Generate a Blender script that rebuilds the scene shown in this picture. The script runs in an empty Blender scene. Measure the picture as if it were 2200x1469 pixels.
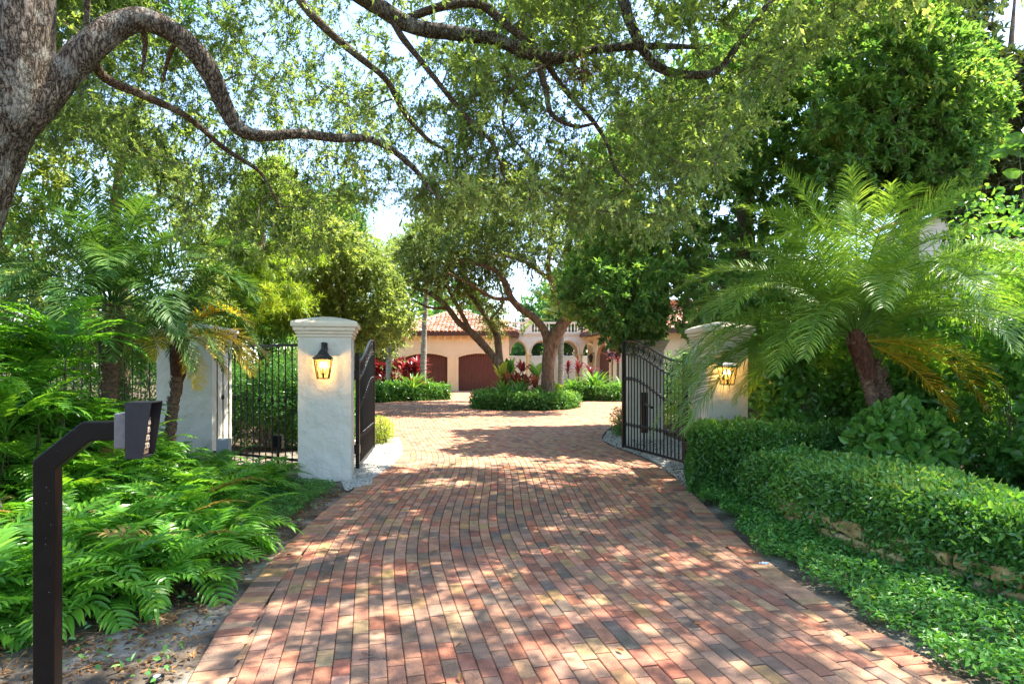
EXPOSURE = 2.1
SUN = 4.8
GAIN = 1.28
DENS = 1.0
import bpy, math, random
import numpy as np
from mathutils import Vector, Matrix, geometry
SEED = 11
rng = np.random.default_rng(SEED); random.seed(SEED)
S = bpy.context.scene; COL = S.collection
PI = math.pi
# ---- photograph geometry: a level camera 1.65 m up looking along +Y -------------------------------
F, HZ, CZ = 1333.0, 785.0, 1.65
def P(px, py, Y): return np.array([(px-1100)/F*Y, Y, CZ-(py-HZ)/F*Y])
def proj(p):
    y = np.maximum(p[:, 1], .05)
    return 1100+p[:, 0]*F/y, HZ-(p[:, 2]-CZ)*F/y
def unit(v): return v/np.maximum(np.linalg.norm(v, axis=-1, keepdims=True), 1e-9)
def U(a, b, n=None): return rng.uniform(a, b, n)
WORLD = {}
def tag(o, label=None, cat=None, group=None, kind=None):
    if label: o['label'] = label
    if cat: o['category'] = cat
    if group: o['group'] = group
    if kind: o['kind'] = kind
    return o
def empty(name, loc, label=None, cat=None, group=None, rz=0.0):
    o = bpy.data.objects.new(name, None); COL.objects.link(o)
    o.location = loc; o.rotation_euler = (0, 0, rz); o.empty_display_size = .2
    WORLD[o.name] = np.array(loc, float)
    return tag(o, label, cat, group)
def dup(o, loc, rz=0.0, sc=1.0, label=None, group=None, kids=True):
    r = o.copy(); COL.objects.link(r); r.location = loc; r.rotation_euler = (0, 0, rz); r.scale = (sc,)*3
    if label: r['label'] = label
    if group: r['group'] = group
    for ch in (list(o.children) if kids else []):
        c = ch.copy(); COL.objects.link(c); c.parent = r
        for g in list(ch.children):
            d = g.copy(); COL.objects.link(d); d.parent = c
    return r
class MB:
    def __init__(s): s.v = []; s.r = []; s.c = []; s.f = {3: [], 4: []}; s.ng = []; s.n = 0
    def add(s, v, f, r=.5, col=None):
        v = np.asarray(v, float).reshape(-1, 3); f = np.asarray(f, np.int64)
        s.v.append(v); s.r.append(np.broadcast_to(np.asarray(r, float), (len(v),)))
        if col is not None: s.c.append(np.broadcast_to(np.asarray(col, float), (len(v), 3)))
        if len(f): s.f[f.shape[1]].append(f+s.n)
        s.n += len(v)
    def poly(s, v, r=.5):
        v = np.asarray(v, float); s.v.append(v); s.r.append(np.full(len(v), r)); s.ng.append(np.arange(len(v))+s.n); s.n += len(v)
    def build(s, name, mat, parent=None, smooth=False, local=False, origin=None):
        m = bpy.data.meshes.new(name)
        v = np.concatenate(s.v) if s.v else np.zeros((0, 3))
        off = np.zeros(3)
        if parent is not None and not local: off = WORLD.get(parent.name, np.zeros(3))
        elif origin is not None: off = np.array(origin, float)
        v = v-off
        faces = [np.concatenate(s.f[k]) for k in (3, 4) if s.f[k]]
        loops = [f.ravel() for f in faces]+[g for g in s.ng]
        tot = [np.full(len(f), f.shape[1]) for f in faces]+[np.array([len(g)]) for g in s.ng]
        loops = np.concatenate(loops); tot = np.concatenate(tot)
        start = np.concatenate([[0], np.cumsum(tot)[:-1]])
        m.vertices.add(len(v)); m.vertices.foreach_set('co', v.ravel().astype(np.float32))
        m.loops.add(len(loops)); m.loops.foreach_set('vertex_index', loops.astype(np.int32))
        m.polygons.add(len(tot)); m.polygons.foreach_set('loop_start', start.astype(np.int32))
        m.polygons.foreach_set('use_smooth', np.full(len(tot), smooth, bool))
        a = m.attributes.new('rnd', 'FLOAT', 'POINT'); a.data.foreach_set('value', np.concatenate(s.r).astype(np.float32))
        if s.c:
            c = np.concatenate(s.c); c = np.concatenate([c, np.ones((len(c), 1))], 1)
            a = m.attributes.new('tint', 'FLOAT_COLOR', 'POINT'); a.data.foreach_set('color', c.ravel().astype(np.float32))
        m.update(calc_edges=True); m.validate(clean_customdata=False)
        if mat is not None: m.materials.append(mat)
        o = bpy.data.objects.new(name, m); COL.objects.link(o)
        if parent is not None:
            o.parent = parent; WORLD[o.name] = WORLD.get(parent.name, np.zeros(3))
        else:
            o.location = off; WORLD[o.name] = off
        return o
BOXF = [(0,3,2,1),(4,5,6,7),(0,1,5,4),(1,2,6,5),(2,3,7,6),(3,0,4,7)]
def box(mb, c, size, rz=0.0, r=.5, bev=0.0, top=1.0, col=None):
    hx, hy, hz = np.array(size)/2
    if bev > 0:
        b = bev; v = []; 
        for z, ins in ((-hz, b), (-hz+b, 0), (hz-b, 0), (hz, b)):
            k = top if z > 0 else 1
            x, y = (hx-ins)*k, (hy-ins)*k
            xx, yy = hx*k-0, hy*k-0
            if ins: v += [(-x,-y,z),(x,-y,z),(x,y,z),(-x,y,z)]
            else: v += [(-xx,-yy,z),(xx,-yy,z),(xx,yy,z),(-xx,yy,z)]
        v = np.array(v, float); f = [(0,3,2,1),(12,13,14,15)]
        for i in range(3):
            for j in range(4): a = i*4; k = (j+1) % 4; f.append((a+j, a+k, a+4+k, a+4+j))
    else:
        v = np.array([(-hx,-hy,-hz),(hx,-hy,-hz),(hx,hy,-hz),(-hx,hy,-hz),(-hx*top,-hy*top,hz),(hx*top,-hy*top,hz),(hx*top,hy*top,hz),(-hx*top,hy*top,hz)], float)
        f = BOXF
    cs, sn = math.cos(rz), math.sin(rz)
    v = v@np.array([[cs, sn, 0], [-sn, cs, 0], [0, 0, 1]])+np.array(c)
    mb.add(v, f, r, col)
def catmull(pts, step):
    p = np.asarray(pts, float)
    if len(p) < 3:
        n = max(2, int(np.linalg.norm(p[-1, :3]-p[0, :3])/step)+1); t = np.linspace(0, 1, n)[:, None]; return p[0]*(1-t)+p[-1]*t
    q = np.vstack([2*p[0]-p[1], p, 2*p[-1]-p[-2]]); out = []
    for i in range(len(p)-1):
        a, b, c, d = q[i:i+4]; n = max(1, int(np.linalg.norm(c[:3]-b[:3])/step+.5)); t = np.arange(n)[:, None]/n
        out.append(.5*((2*b)+(-a+c)*t+(2*a-5*b+4*c-d)*t*t+(-a+3*b-3*c+d)*t**3))
    out.append(p[-1:]); return np.concatenate(out)
def frames(p):
    t = unit(np.gradient(p, axis=0)); n = np.zeros_like(p)
    a = np.array([0, 0, 1.0]) if abs(t[0, 2]) < .9 else np.array([1.0, 0, 0])
    n[0] = unit(np.cross(np.cross(t[0], a), t[0]))
    for i in range(1, len(p)):
        x = n[i-1]-t[i]*np.dot(n[i-1], t[i]); n[i] = x/max(np.linalg.norm(x), 1e-9)
    return t, n, np.cross(t, n)
def tube(mb, p, rad, k=8, r=.5, rough=0.0, square=False):
    p = np.asarray(p, float); n = len(p); rad = np.broadcast_to(np.asarray(rad, float), (n,))
    _, a, b = frames(p); th = np.arange(k)/k*2*PI+(PI/4 if square else 0)
    R = rad[:, None]*np.ones((1, k))
    if rough:
        q = rng.normal(0, 1, (n, k)); q = (q+np.roll(q, 1, 0)+np.roll(q, -1, 0)+np.roll(q, 2, 0))/2
        R = R*(1+rough*q)
    v = p[:, None]+a[:, None]*(np.cos(th)*R)[..., None]+b[:, None]*(np.sin(th)*R)[..., None]
    i = np.arange(n-1)[:, None]*k; j = np.arange(k)[None]; j2 = (j+1) % k
    f = np.stack([i+j, i+j2, i+k+j2, i+k+j], -1).reshape(-1, 4)
    mb.add(v.reshape(-1, 3), f, r)
    for q, e in ((0, 1), (n-1, 0)):
        ring = v[q] if not e else v[q][::-1]
        mb.add(np.vstack([ring, p[q]]), [(x, (x+1) % k, k) for x in range(k)], r)
def lathe(mb, prof, c, k=16, r=.5, ax=None):
    prof = np.array(prof, float); th = np.arange(k)/k*2*PI; n = len(prof)
    v = np.stack([prof[:, :1]*np.cos(th), prof[:, :1]*np.sin(th), np.repeat(prof[:, 1:], k, 1)], -1)
    if ax is not None: v = v@ax.T
    v = v+np.array(c); i = np.arange(n-1)[:, None]*k; j = np.arange(k)[None]; j2 = (j+1) % k
    mb.add(v.reshape(-1, 3), np.stack([i+j, i+j2, i+k+j2, i+k+j], -1).reshape(-1, 4), r)
def thin(mb, A, B, C, r0, r1):
    """many three-point, three-sided twigs at once"""
    N = len(A)
    if not N: return
    d = unit(C-A); h = np.where(np.abs(d[:, 2:]) < .9, np.array([[0, 0, 1.0]]), np.array([[1.0, 0, 0]]))
    a = unit(np.cross(d, h)); b = np.cross(d, a); vs = []
    for p, w in ((A, r0), (B, (r0+r1)/2), (C, r1)):
        w = np.broadcast_to(w, (N,))[:, None]
        for q in range(3): vs.append(p+(a*math.cos(q*2.0944)+b*math.sin(q*2.0944))*w)
    v = np.stack(vs, 1).reshape(-1, 3); base = np.arange(N)[:, None]*9
    f = np.concatenate([base+np.array([[i*3+q, i*3+(q+1) % 3, i*3+3+(q+1) % 3, i*3+3+q]]) for i in range(2) for q in range(3)])
    mb.add(v, f, .5)
def leaves(mb, p, d, n, L, W, r, fold=.25, droop=0.0, oval=True):
    N = len(p); d = unit(d); s = unit(np.cross(d, n)); n = np.cross(s, d)
    L = np.broadcast_to(L, (N,))[:, None]; W = np.broadcast_to(W, (N,))[:, None]; r = np.broadcast_to(r, (N,))
    if oval:
        u = n*W*fold
        v = np.stack([p, p+d*L*.3+s*W*.46+u, p+d*L*.68+s*W*.4+u-n*L*droop*.4, p+d*L-n*L*droop, p+d*L*.68-s*W*.4+u-n*L*droop*.4, p+d*L*.3-s*W*.46+u], 1)
        b = np.arange(N)[:, None]*6; f = np.concatenate([b+np.array([[0, 1, 2, 3]]), b+np.array([[0, 3, 4, 5]])]); k = 6
    else:
        v = np.stack([p, p+d*L*.45+s*W*.5, p+d*L-n*L*droop, p+d*L*.45-s*W*.5], 1)
        f = np.arange(N)[:, None]*4+np.array([[0, 1, 2, 3]]); k = 4
    mb.add(v.reshape(-1, 3), f, np.repeat(r, k))
def rdir(n): return unit(rng.normal(0, 1, (n, 3)))
def strips(mb, p, az, el, L, W, droop, r, seg=5, fold=.15, prof=None, twist=0.0):
    """arching strap leaves: base p, heading az, start elevation el"""
    N = len(p); L = np.broadcast_to(L, (N,)); W = np.broadcast_to(W, (N,)); droop = np.broadcast_to(droop, (N,)); r = np.broadcast_to(r, (N,))
    if prof is None: prof = np.sin(np.linspace(.35, PI, seg+1))**.7
    h = np.stack([np.cos(az), np.sin(az), 0*az], 1); s = np.stack([-np.sin(az), np.cos(az), 0*az], 1)
    q = p.copy(); a = el.copy(); vs = []
    for i in range(seg+1):
        t = h*np.cos(a)[:, None]+np.array([0, 0, 1.0])*np.sin(a)[:, None]; nn = -h*np.sin(a)[:, None]+np.array([0, 0, 1.0])*np.cos(a)[:, None]
        w = (W*prof[i]/2)[:, None]; tw = twist*i/seg; sd = s*math.cos(tw)+nn*math.sin(tw)
        vs += [q-sd*w+nn*w*fold, q-nn*w*fold, q+sd*w+nn*w*fold]
        q = q+t*(L/seg)[:, None]; a = a-droop/seg*(.4+1.2*i/seg)
    v = np.stack(vs, 1).reshape(-1, 3); b = np.arange(N)[:, None]*(3*(seg+1))
    f = np.concatenate([b+np.array([[i*3+e, i*3+e+1, i*3+4+e, i*3+3+e]]) for i in range(seg) for e in (0, 1)])
    mb.add(v, f, np.repeat(r, 3*(seg+1)))
# ---- materials ------------------------------------------------------------------------------------
def nmat(name):
    m = bpy.data.materials.new(name); m.use_nodes = True; nt = m.node_tree; nt.nodes.clear(); return m, nt
def N_(nt, t, **kw):
    n = nt.nodes.new(t)
    for k, v in kw.items():
        if k.startswith('i_'): n.inputs[k[2:].replace('_', ' ')].default_value = v
        else: setattr(n, k, v)
    return n
def ramp(nt, stops, fac=None, interp='LINEAR'):
    n = nt.nodes.new('ShaderNodeValToRGB'); n.color_ramp.interpolation = interp; e = n.color_ramp.elements
    while len(e) < len(stops): e.new(.5)
    for x, (p, c) in zip(e, stops): x.position = p; x.color = (*c, 1) if len(c) == 3 else c
    if fac is not None: nt.links.new(fac, n.inputs[0])
    return n
def out(nt, sh): o = nt.nodes.new('ShaderNodeOutputMaterial'); nt.links.new(sh, o.inputs[0])
def leafmat(name, stops, transl=.4, rough=.42, spec=.5, tint=(1.25, 1.15, .45)):
    m, nt = nmat(name); L = nt.links.new
    stops = [(a, tuple(min(.62, x*GAIN) for x in c)) for a, c in stops]; oi = N_(nt, 'ShaderNodeObjectInfo'); ma = N_(nt, 'ShaderNodeMath', operation='MULTIPLY_ADD'); L(oi.outputs['Random'], ma.inputs[0]); ma.inputs[1].default_value = .3; ma.inputs[2].default_value = -.15
    at = N_(nt, 'ShaderNodeAttribute', attribute_name='rnd'); ad = N_(nt, 'ShaderNodeMath', operation='ADD'); L(at.outputs['Fac'], ad.inputs[0]); L(ma.outputs[0], ad.inputs[1]); rp = ramp(nt, stops, ad.outputs[0])
    b = N_(nt, 'ShaderNodeBsdfPrincipled', i_Roughness=rough); b.inputs['Specular IOR Level'].default_value = spec
    L(rp.outputs[0], b.inputs['Base Color'])
    mx = N_(nt, 'ShaderNodeMix', data_type='RGBA', blend_type='MULTIPLY'); mx.inputs[0].default_value = 1
    L(rp.outputs[0], mx.inputs[6]); mx.inputs[7].default_value = (*tint, 1)
    t = N_(nt, 'ShaderNodeBsdfTranslucent'); L(mx.outputs[2], t.inputs[0])
    s = N_(nt, 'ShaderNodeMixShader'); s.inputs[0].default_value = transl; L(b.outputs[0], s.inputs[1]); L(t.outputs[0], s.inputs[2])
    out(nt, s.outputs[0]); return m
def noisemat(name, stops, scale=5, detail=6, rough=.8, bump=.0, bscale=None, bdist=.02, stretch=(1, 1, 1), spec=.3, metal=0.0, dist=0.0, ridged=False, extra=None):
    m, nt = nmat(name); L = nt.links.new
    tc = N_(nt, 'ShaderNodeTexCoord'); mp = N_(nt, 'ShaderNodeMapping'); mp.inputs['Scale'].default_value = stretch; L(tc.outputs['Object'], mp.inputs[0])
    no = N_(nt, 'ShaderNodeTexNoise', i_Scale=scale, i_Detail=detail, i_Distortion=dist); L(mp.outputs[0], no.inputs['Vector'])
    rp = ramp(nt, stops, no.outputs[0]); b = N_(nt, 'ShaderNodeBsdfPrincipled', i_Roughness=rough, i_Metallic=metal); b.inputs['Specular IOR Level'].default_value = spec
    colo = rp.outputs[0]
    if extra:   # (scale, threshold low, high, colour): spots with a shape of their own, e.g. lichen or specks
        sc, lo, hi, cc = extra
        n2 = N_(nt, 'ShaderNodeTexNoise', i_Scale=sc, i_Detail=4); L(tc.outputs['Object'], n2.inputs['Vector'])
        r2 = ramp(nt, [(lo, (0, 0, 0)), (hi, (1, 1, 1))], n2.outputs[0]); mx = N_(nt, 'ShaderNodeMix', data_type='RGBA')
        L(r2.outputs[0], mx.inputs[0]); L(colo, mx.inputs[6]); mx.inputs[7].default_value = (*cc, 1); colo = mx.outputs[2]
    L(colo, b.inputs['Base Color'])
    if bump:
        if ridged: bn = N_(nt, 'ShaderNodeTexVoronoi', feature='DISTANCE_TO_EDGE', i_Scale=bscale or scale); bo = bn.outputs[0]
        else: bn = N_(nt, 'ShaderNodeTexNoise', i_Scale=bscale or scale, i_Detail=8); bo = bn.outputs[0]
        L(mp.outputs[0], bn.inputs['Vector'])
        bp = N_(nt, 'ShaderNodeBump', i_Strength=bump, i_Distance=bdist); L(bo, bp.inputs['Height']); L(bp.outputs[0], b.inputs['Normal'])
    out(nt, b.outputs[0]); return m
def emat(name, c, s):
    m, nt = nmat(name); e = N_(nt, 'ShaderNodeEmission'); e.inputs[0].default_value = (*c, 1); e.inputs[1].default_value = s; out(nt, e.outputs[0]); return m
M = {}
M['oak_leaf'] = leafmat('oak_leaf', [(0, (.07, .13, .045)), (.5, (.145, .225, .075)), (.85, (.25, .345, .12)), (1, (.36, .42, .16))], .55, .38)
M['far_oak_leaf'] = leafmat('far_oak_leaf', [(0, (.075, .13, .045)), (.5, (.155, .22, .075)), (1, (.31, .37, .12))], .52, .42)
M['bright_leaf'] = leafmat('bright_leaf', [(0, (.04, .115, .035)), (.45, (.095, .21, .055)), (.8, (.19, .32, .085)), (1, (.34, .4, .11))], .5, .36)
M['dark_leaf'] = leafmat('dark_leaf', [(0, (.03, .1, .028)), (.6, (.085, .21, .045)), (1, (.2, .33, .07))], .48, .34)
M['lime_leaf'] = leafmat('lime_leaf', [(0, (.1, .19, .025)), (.6, (.24, .35, .04)), (1, (.42, .45, .06))], .5, .5)
M['magnolia_leaf'] = leafmat('magnolia_leaf', [(0, (.03, .07, .025)), (.5, (.06, .1, .03)), (.75, (.13, .11, .05)), (1, (.2, .13, .06))], .25, .3)
M['hedge_leaf'] = leafmat('hedge_leaf', [(0, (.042, .12, .024)), (.55, (.09, .225, .04)), (.88, (.19, .34, .06)), (1, (.34, .4, .08))], .4, .3, .6)
M['cover_leaf'] = leafmat('cover_leaf', [(0, (.04, .13, .022)), (.6, (.085, .24, .04)), (.93, (.18, .34, .055)), (1, (.36, .38, .07))], .4, .42, .45)
M['big_leaf'] = leafmat('big_leaf', [(0, (.05, .15, .03)), (.6, (.11, .26, .05)), (1, (.23, .38, .07))], .48, .3, .6)
M['fern_leaf'] = leafmat('fern_leaf', [(0, (.05, .16, .018)), (.5, (.1, .27, .025)), (.9, (.19, .38, .035)), (1, (.32, .4, .045))], .5, .32, .5)
M['palm_leaf'] = leafmat('palm_leaf', [(0, (.03, .085, .022)), (.6, (.06, .14, .03)), (1, (.14, .23, .05))], .4, .5, .25)
M['palm_leaf_bright'] = leafmat('palm_leaf_bright', [(0, (.09, .19, .035)), (.6, (.16, .28, .05)), (1, (.28, .38, .07))], .48, .35, .5)
M['palm_leaf_dry'] = leafmat('palm_leaf_dry', [(0, (.2, .25, .04)), (.35, (.45, .36, .04)), (.7, (.6, .34, .04)), (1, (.55, .22, .04))], .5, .5)
M['red_leaf'] = leafmat('red_leaf', [(0, (.06, .01, .014)), (.5, (.19, .018, .025)), (1, (.36, .05, .045))], .35, .35, .5, (1.3, .9, .7))
M['fern_dry'] = leafmat('fern_dry', [(0, (.16, .09, .03)), (.5, (.25, .19, .05)), (1, (.3, .3, .06))], .4, .6, .2)
M['maroon_leaf'] = leafmat('maroon_leaf', [(0, (.05, .012, .016)), (.6, (.14, .02, .03)), (1, (.28, .045, .05))], .3, .35, .5, (1.3, .9, .7))
M['orange_red_leaf'] = leafmat('orange_red_leaf', [(0, (.11, .03, .025)), (.6, (.3, .07, .04)), (1, (.42, .16, .06))], .35, .35, .5, (1.3, .9, .7))
M['strap_leaf'] = leafmat('strap_leaf', [(0, (.05, .15, .035)), (.6, (.11, .26, .05)), (1, (.26, .4, .08))], .35, .3, .5)
M['yellow_leaf'] = leafmat('yellow_leaf', [(0, (.3, .34, .05)), (1, (.5, .46, .1))], .45, .4)
M['dry_leaf'] = leafmat('dry_leaf', [(0, (.09, .05, .025)), (.6, (.2, .1, .04)), (1, (.32, .2, .09))], .15, .7, .2)
def barkmat(name, crack, mid, lite, sc, stretch, lichen, dist):
    m, nt = nmat(name); L = nt.links.new; tc = N_(nt, 'ShaderNodeTexCoord'); mp = N_(nt, 'ShaderNodeMapping'); mp.inputs['Scale'].default_value = stretch; L(tc.outputs['Object'], mp.inputs[0])
    wn = N_(nt, 'ShaderNodeTexNoise', i_Scale=sc*.5, i_Detail=5); L(mp.outputs[0], wn.inputs['Vector']); ad = N_(nt, 'ShaderNodeMix', data_type='RGBA', blend_type='LINEAR_LIGHT'); ad.inputs[0].default_value = .13; L(mp.outputs[0], ad.inputs[6]); L(wn.outputs['Color'], ad.inputs[7])
    vo = N_(nt, 'ShaderNodeTexVoronoi', feature='DISTANCE_TO_EDGE', i_Scale=sc); L(ad.outputs[2], vo.inputs['Vector']); fn = N_(nt, 'ShaderNodeTexNoise', i_Scale=sc*4, i_Detail=8, i_Roughness=.65); L(tc.outputs['Object'], fn.inputs['Vector'])
    mu = N_(nt, 'ShaderNodeMath', operation='MULTIPLY_ADD'); L(fn.outputs[0], mu.inputs[0]); mu.inputs[1].default_value = .55; L(vo.outputs[0], mu.inputs[2])
    rp = ramp(nt, [(.26, crack), (.4, mid), (.62, lite), (.85, tuple(min(1, x*1.25) for x in lite))], mu.outputs[0])
    ln = N_(nt, 'ShaderNodeTexNoise', i_Scale=5, i_Detail=9, i_Roughness=.7); L(tc.outputs['Object'], ln.inputs['Vector']); lr = ramp(nt, [(.53, (0, 0, 0)), (.6, (.75,)*3)], ln.outputs[0]); mx = N_(nt, 'ShaderNodeMix', data_type='RGBA'); L(lr.outputs[0], mx.inputs[0]); L(rp.outputs[0], mx.inputs[6]); mx.inputs[7].default_value = (*lichen, 1)
    dk = N_(nt, 'ShaderNodeMix', data_type='RGBA', blend_type='MULTIPLY'); dk.inputs[0].default_value = 1; cr_ = ramp(nt, [(.22, (.18,)*3), (.42, (1,)*3)], mu.outputs[0]); L(mx.outputs[2], dk.inputs[6]); L(cr_.outputs[0], dk.inputs[7])
    b = N_(nt, 'ShaderNodeBsdfPrincipled', i_Roughness=.92); b.inputs['Specular IOR Level'].default_value = .12; L(dk.outputs[2], b.inputs['Base Color']); bp = N_(nt, 'ShaderNodeBump', i_Strength=1, i_Distance=dist); L(mu.outputs[0], bp.inputs['Height']); L(bp.outputs[0], b.inputs['Normal']); out(nt, b.outputs[0]); return m
M['oak_bark'] = barkmat('oak_bark', (.035, .026, .02), (.15, .115, .085), (.27, .225, .175), 22, (1, 1, .28), (.36, .35, .3), .05)
M['limb_bark'] = barkmat('limb_bark', (.03, .018, .012), (.16, .105, .07), (.27, .195, .14), 26, (1, 1, 1), (.3, .28, .22), .03)
M['brown_bark'] = noisemat('brown_bark', [(.3, (.09, .055, .036)), (.7, (.26, .17, .115))], 12, 8, .9, .6, 16, .02, (1, 1, .4), .15)
M['grey_bark'] = noisemat('grey_bark', [(.3, (.22, .2, .16)), (.7, (.42, .39, .33))], 8, 6, .85, .3, 30, .01, (.3, .3, 3), .2)
M['palm_bark'] = noisemat('palm_bark', [(.3, (.07, .045, .032)), (.7, (.22, .14, .1))], 22, 6, .95, .8, 30, .02, (1, 1, 2), .1)
M['fibre'] = noisemat('fibre', [(.3, (.035, .016, .012)), (.7, (.13, .06, .04))], 40, 6, .95, .5, 60, .01, (1, 1, .3), .1)
M['twig'] = noisemat('twig', [(.3, (.1, .07, .05)), (.7, (.24, .18, .13))], 20, 3, .9)
M['root'] = noisemat('root', [(.3, (.12, .07, .045)), (.7, (.3, .19, .12))], 20, 3, .9)
M['stem'] = noisemat('stem', [(.3, (.05, .05, .02)), (.7, (.1, .12, .04))], 20, 3, .7)
M['sand'] = noisemat('sand', [(.3, (.05, .04, .03)), (.47, (.12, .095, .07)), (.62, (.25, .22, .17)), (.8, (.38, .35, .29))], 2.6, 12, .95, .6, 28, .03, (1, 1, 1), .1, extra=(34, .6, .68, (.07, .045, .03)))
M['soil'] = noisemat('soil', [(.3, (.035, .026, .018)), (.7, (.13, .095, .06))], 9, 10, .95, .8, 26, .03, spec=.1)
M['bedding'] = noisemat('bedding', [(.3, (.02, .014, .011)), (.7, (.05, .036, .028))], 30, 6, .95, .4, 80, .01, spec=.1)
M['gravel'] = noisemat('gravel', [(.3, (.36, .34, .29)), (.7, (.6, .57, .5))], 60, 4, .9)
M['stucco'] = noisemat('stucco', [(.3, (.54, .515, .43)), (.7, (.62, .59, .5))], 1.6, 6, .9, .95, 5, .06, spec=.2, extra=(2.2, .66, .78, (.46, .45, .37)))
M['capstone'] = noisemat('capstone', [(.3, (.6, .52, .4)), (.7, (.72, .64, .5))], 3, 8, .85, .3, 30, .01, spec=.2, extra=(6, .62, .72, (.42, .39, .33)))
M['wall_paint'] = noisemat('wall_paint', [(.3, (.74, .58, .37)), (.7, (.8, .65, .43))], 2, 6, .9, .2, 30, .01, spec=.2)
M['trim_paint'] = noisemat('trim_paint', [(.3, (.72, .55, .32)), (.7, (.78, .61, .37))], 3, 6, .85, .1, 30, .01, spec=.2)
M['cream'] = noisemat('cream', [(.3, (.66, .59, .47)), (.7, (.72, .65, .53))], 3, 6, .85, .1, 30, .01, spec=.2)
M['white_wall'] = noisemat('white_wall', [(.3, (.78, .79, .76)), (.7, (.84, .85, .82))], 2, 6, .9, spec=.2)
M['iron'] = noisemat('iron', [(.3, (.006, .0055, .0055)), (.7, (.016, .014, .013))], 30, 5, .36, .1, 60, .003, spec=.35, metal=.1)
M['post_paint'] = noisemat('post_paint', [(.3, (.003, .003, .003)), (.7, (.006, .0055, .0055))], 14, 6, .3, .06, 90, .002, spec=.12, metal=.0, extra=(150, .74, .76, (.45, .43, .4)))
M['housing'] = noisemat('housing', [(.3, (.007, .0075, .011)), (.7, (.012, .0125, .017))], 40, 5, .5, .08, 160, .002, spec=.3)
M['bracket_grey'] = noisemat('bracket_grey', [(.3, (.07, .07, .073)), (.7, (.1, .1, .105))], 40, 5, .5, spec=.5)
M['bronze'] = noisemat('bronze', [(.3, (.3, .2, .13)), (.7, (.38, .26, .18))], 40, 4, .4, metal=.6)
M['key'] = noisemat('key', [(.3, (.4, .32, .23)), (.7, (.46, .38, .28))], 40, 4, .4)
M['ink'] = noisemat('ink', [(.3, (.03, .03, .03)), (.7, (.05, .05, .05))], 40, 4, .6)
M['door_wood'] = noisemat('door_wood', [(.3, (.07, .02, .014)), (.7, (.125, .036, .024))], 6, 6, .5, .1, 40, .003, (3, 3, .3), .4)
M['fascia'] = noisemat('fascia', [(.3, (.07, .035, .025)), (.7, (.11, .055, .04))], 6, 4, .6)
M['stone'] = noisemat('stone', [(.3, (.2, .13, .05)), (.55, (.4, .28, .12)), (.8, (.55, .43, .24))], 6, 8, .9, .8, 16, .03, spec=.15, extra=(5, .62, .7, (.1, .085, .04)))
M['grey_box'] = noisemat('grey_box', [(.3, (.3, .32, .33)), (.7, (.38, .4, .41))], 10, 4, .6)
M['paper'] = noisemat('paper', [(.3, (.75, .78, .8)), (.7, (.85, .86, .87))], 10, 4, .7)
M['brass'] = noisemat('brass', [(.3, (.3, .16, .03)), (.7, (.42, .25, .06))], 20, 4, .4, metal=.7)
M['wax'] = noisemat('wax', [(.3, (.5, .33, .17)), (.7, (.56, .38, .2))], 10, 3, .6)
M['flame'] = emat('flame', (1, .62, .22), 26)
def glassmat():
    m, nt = nmat('lamp_glass'); t = N_(nt, 'ShaderNodeBsdfTransparent'); t.inputs[0].default_value = (1, .9, .72, 1); g = N_(nt, 'ShaderNodeBsdfGlossy', i_Roughness=.05)
    s = N_(nt, 'ShaderNodeMixShader'); s.inputs[0].default_value = .07; nt.links.new(t.outputs[0], s.inputs[1]); nt.links.new(g.outputs[0], s.inputs[2]); out(nt, s.outputs[0]); return m
M['glass'] = glassmat()
def tintmat(name, rough, nscale, namt, bump, bscale, spec=.25, stain=False):
    """per-piece colour carried by the mesh (pavers, roof tiles) with mottling and grit"""
    m, nt = nmat(name); L = nt.links.new
    at = N_(nt, 'ShaderNodeAttribute', attribute_name='tint'); tc = N_(nt, 'ShaderNodeTexCoord')
    n1 = N_(nt, 'ShaderNodeTexNoise', i_Scale=nscale, i_Detail=8); L(tc.outputs['Object'], n1.inputs['Vector'])
    n2 = N_(nt, 'ShaderNodeTexNoise', i_Scale=bscale, i_Detail=3); L(tc.outputs['Object'], n2.inputs['Vector'])
    r1 = ramp(nt, [(.28, (1-namt,)*3), (.72, (1+namt*.6,)*3)], n1.outputs[0]); r2 = ramp(nt, [(.3, (.62,)*3), (.5, (1,)*3), (.75, (1.3,)*3)], n2.outputs[0])
    a = N_(nt, 'ShaderNodeMix', data_type='RGBA', blend_type='MULTIPLY'); a.inputs[0].default_value = 1; L(at.outputs['Color'], a.inputs[6]); L(r1.outputs[0], a.inputs[7])
    c = N_(nt, 'ShaderNodeMix', data_type='RGBA', blend_type='MULTIPLY'); c.inputs[0].default_value = 1; L(a.outputs[2], c.inputs[6]); L(r2.outputs[0], c.inputs[7])
    b = N_(nt, 'ShaderNodeBsdfPrincipled', i_Roughness=rough); b.inputs['Specular IOR Level'].default_value = spec; 
    if stain:      # dust and tyre-worn patches wider than one paver
        n3_ = N_(nt, 'ShaderNodeTexNoise', i_Scale=.9, i_Detail=9, i_Roughness=.62); L(tc.outputs['Object'], n3_.inputs['Vector']); r3 = ramp(nt, [(.4, (0, 0, 0)), (.75, (.5,)*3)], n3_.outputs[0])
        d = N_(nt, 'ShaderNodeMix', data_type='RGBA'); L(r3.outputs[0], d.inputs[0]); L(c.outputs[2], d.inputs[6]); d.inputs[7].default_value = (.26, .165, .115, 1); c = d
    L(c.outputs[2], b.inputs['Base Color'])
    bp = N_(nt, 'ShaderNodeBump', i_Strength=bump, i_Distance=.004); L(n2.outputs[0], bp.inputs['Height']); L(bp.outputs[0], b.inputs['Normal']); out(nt, b.outputs[0]); return m
M['paver'] = tintmat('paver', .82, 9, .4, .7, 150, stain=True)
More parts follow.
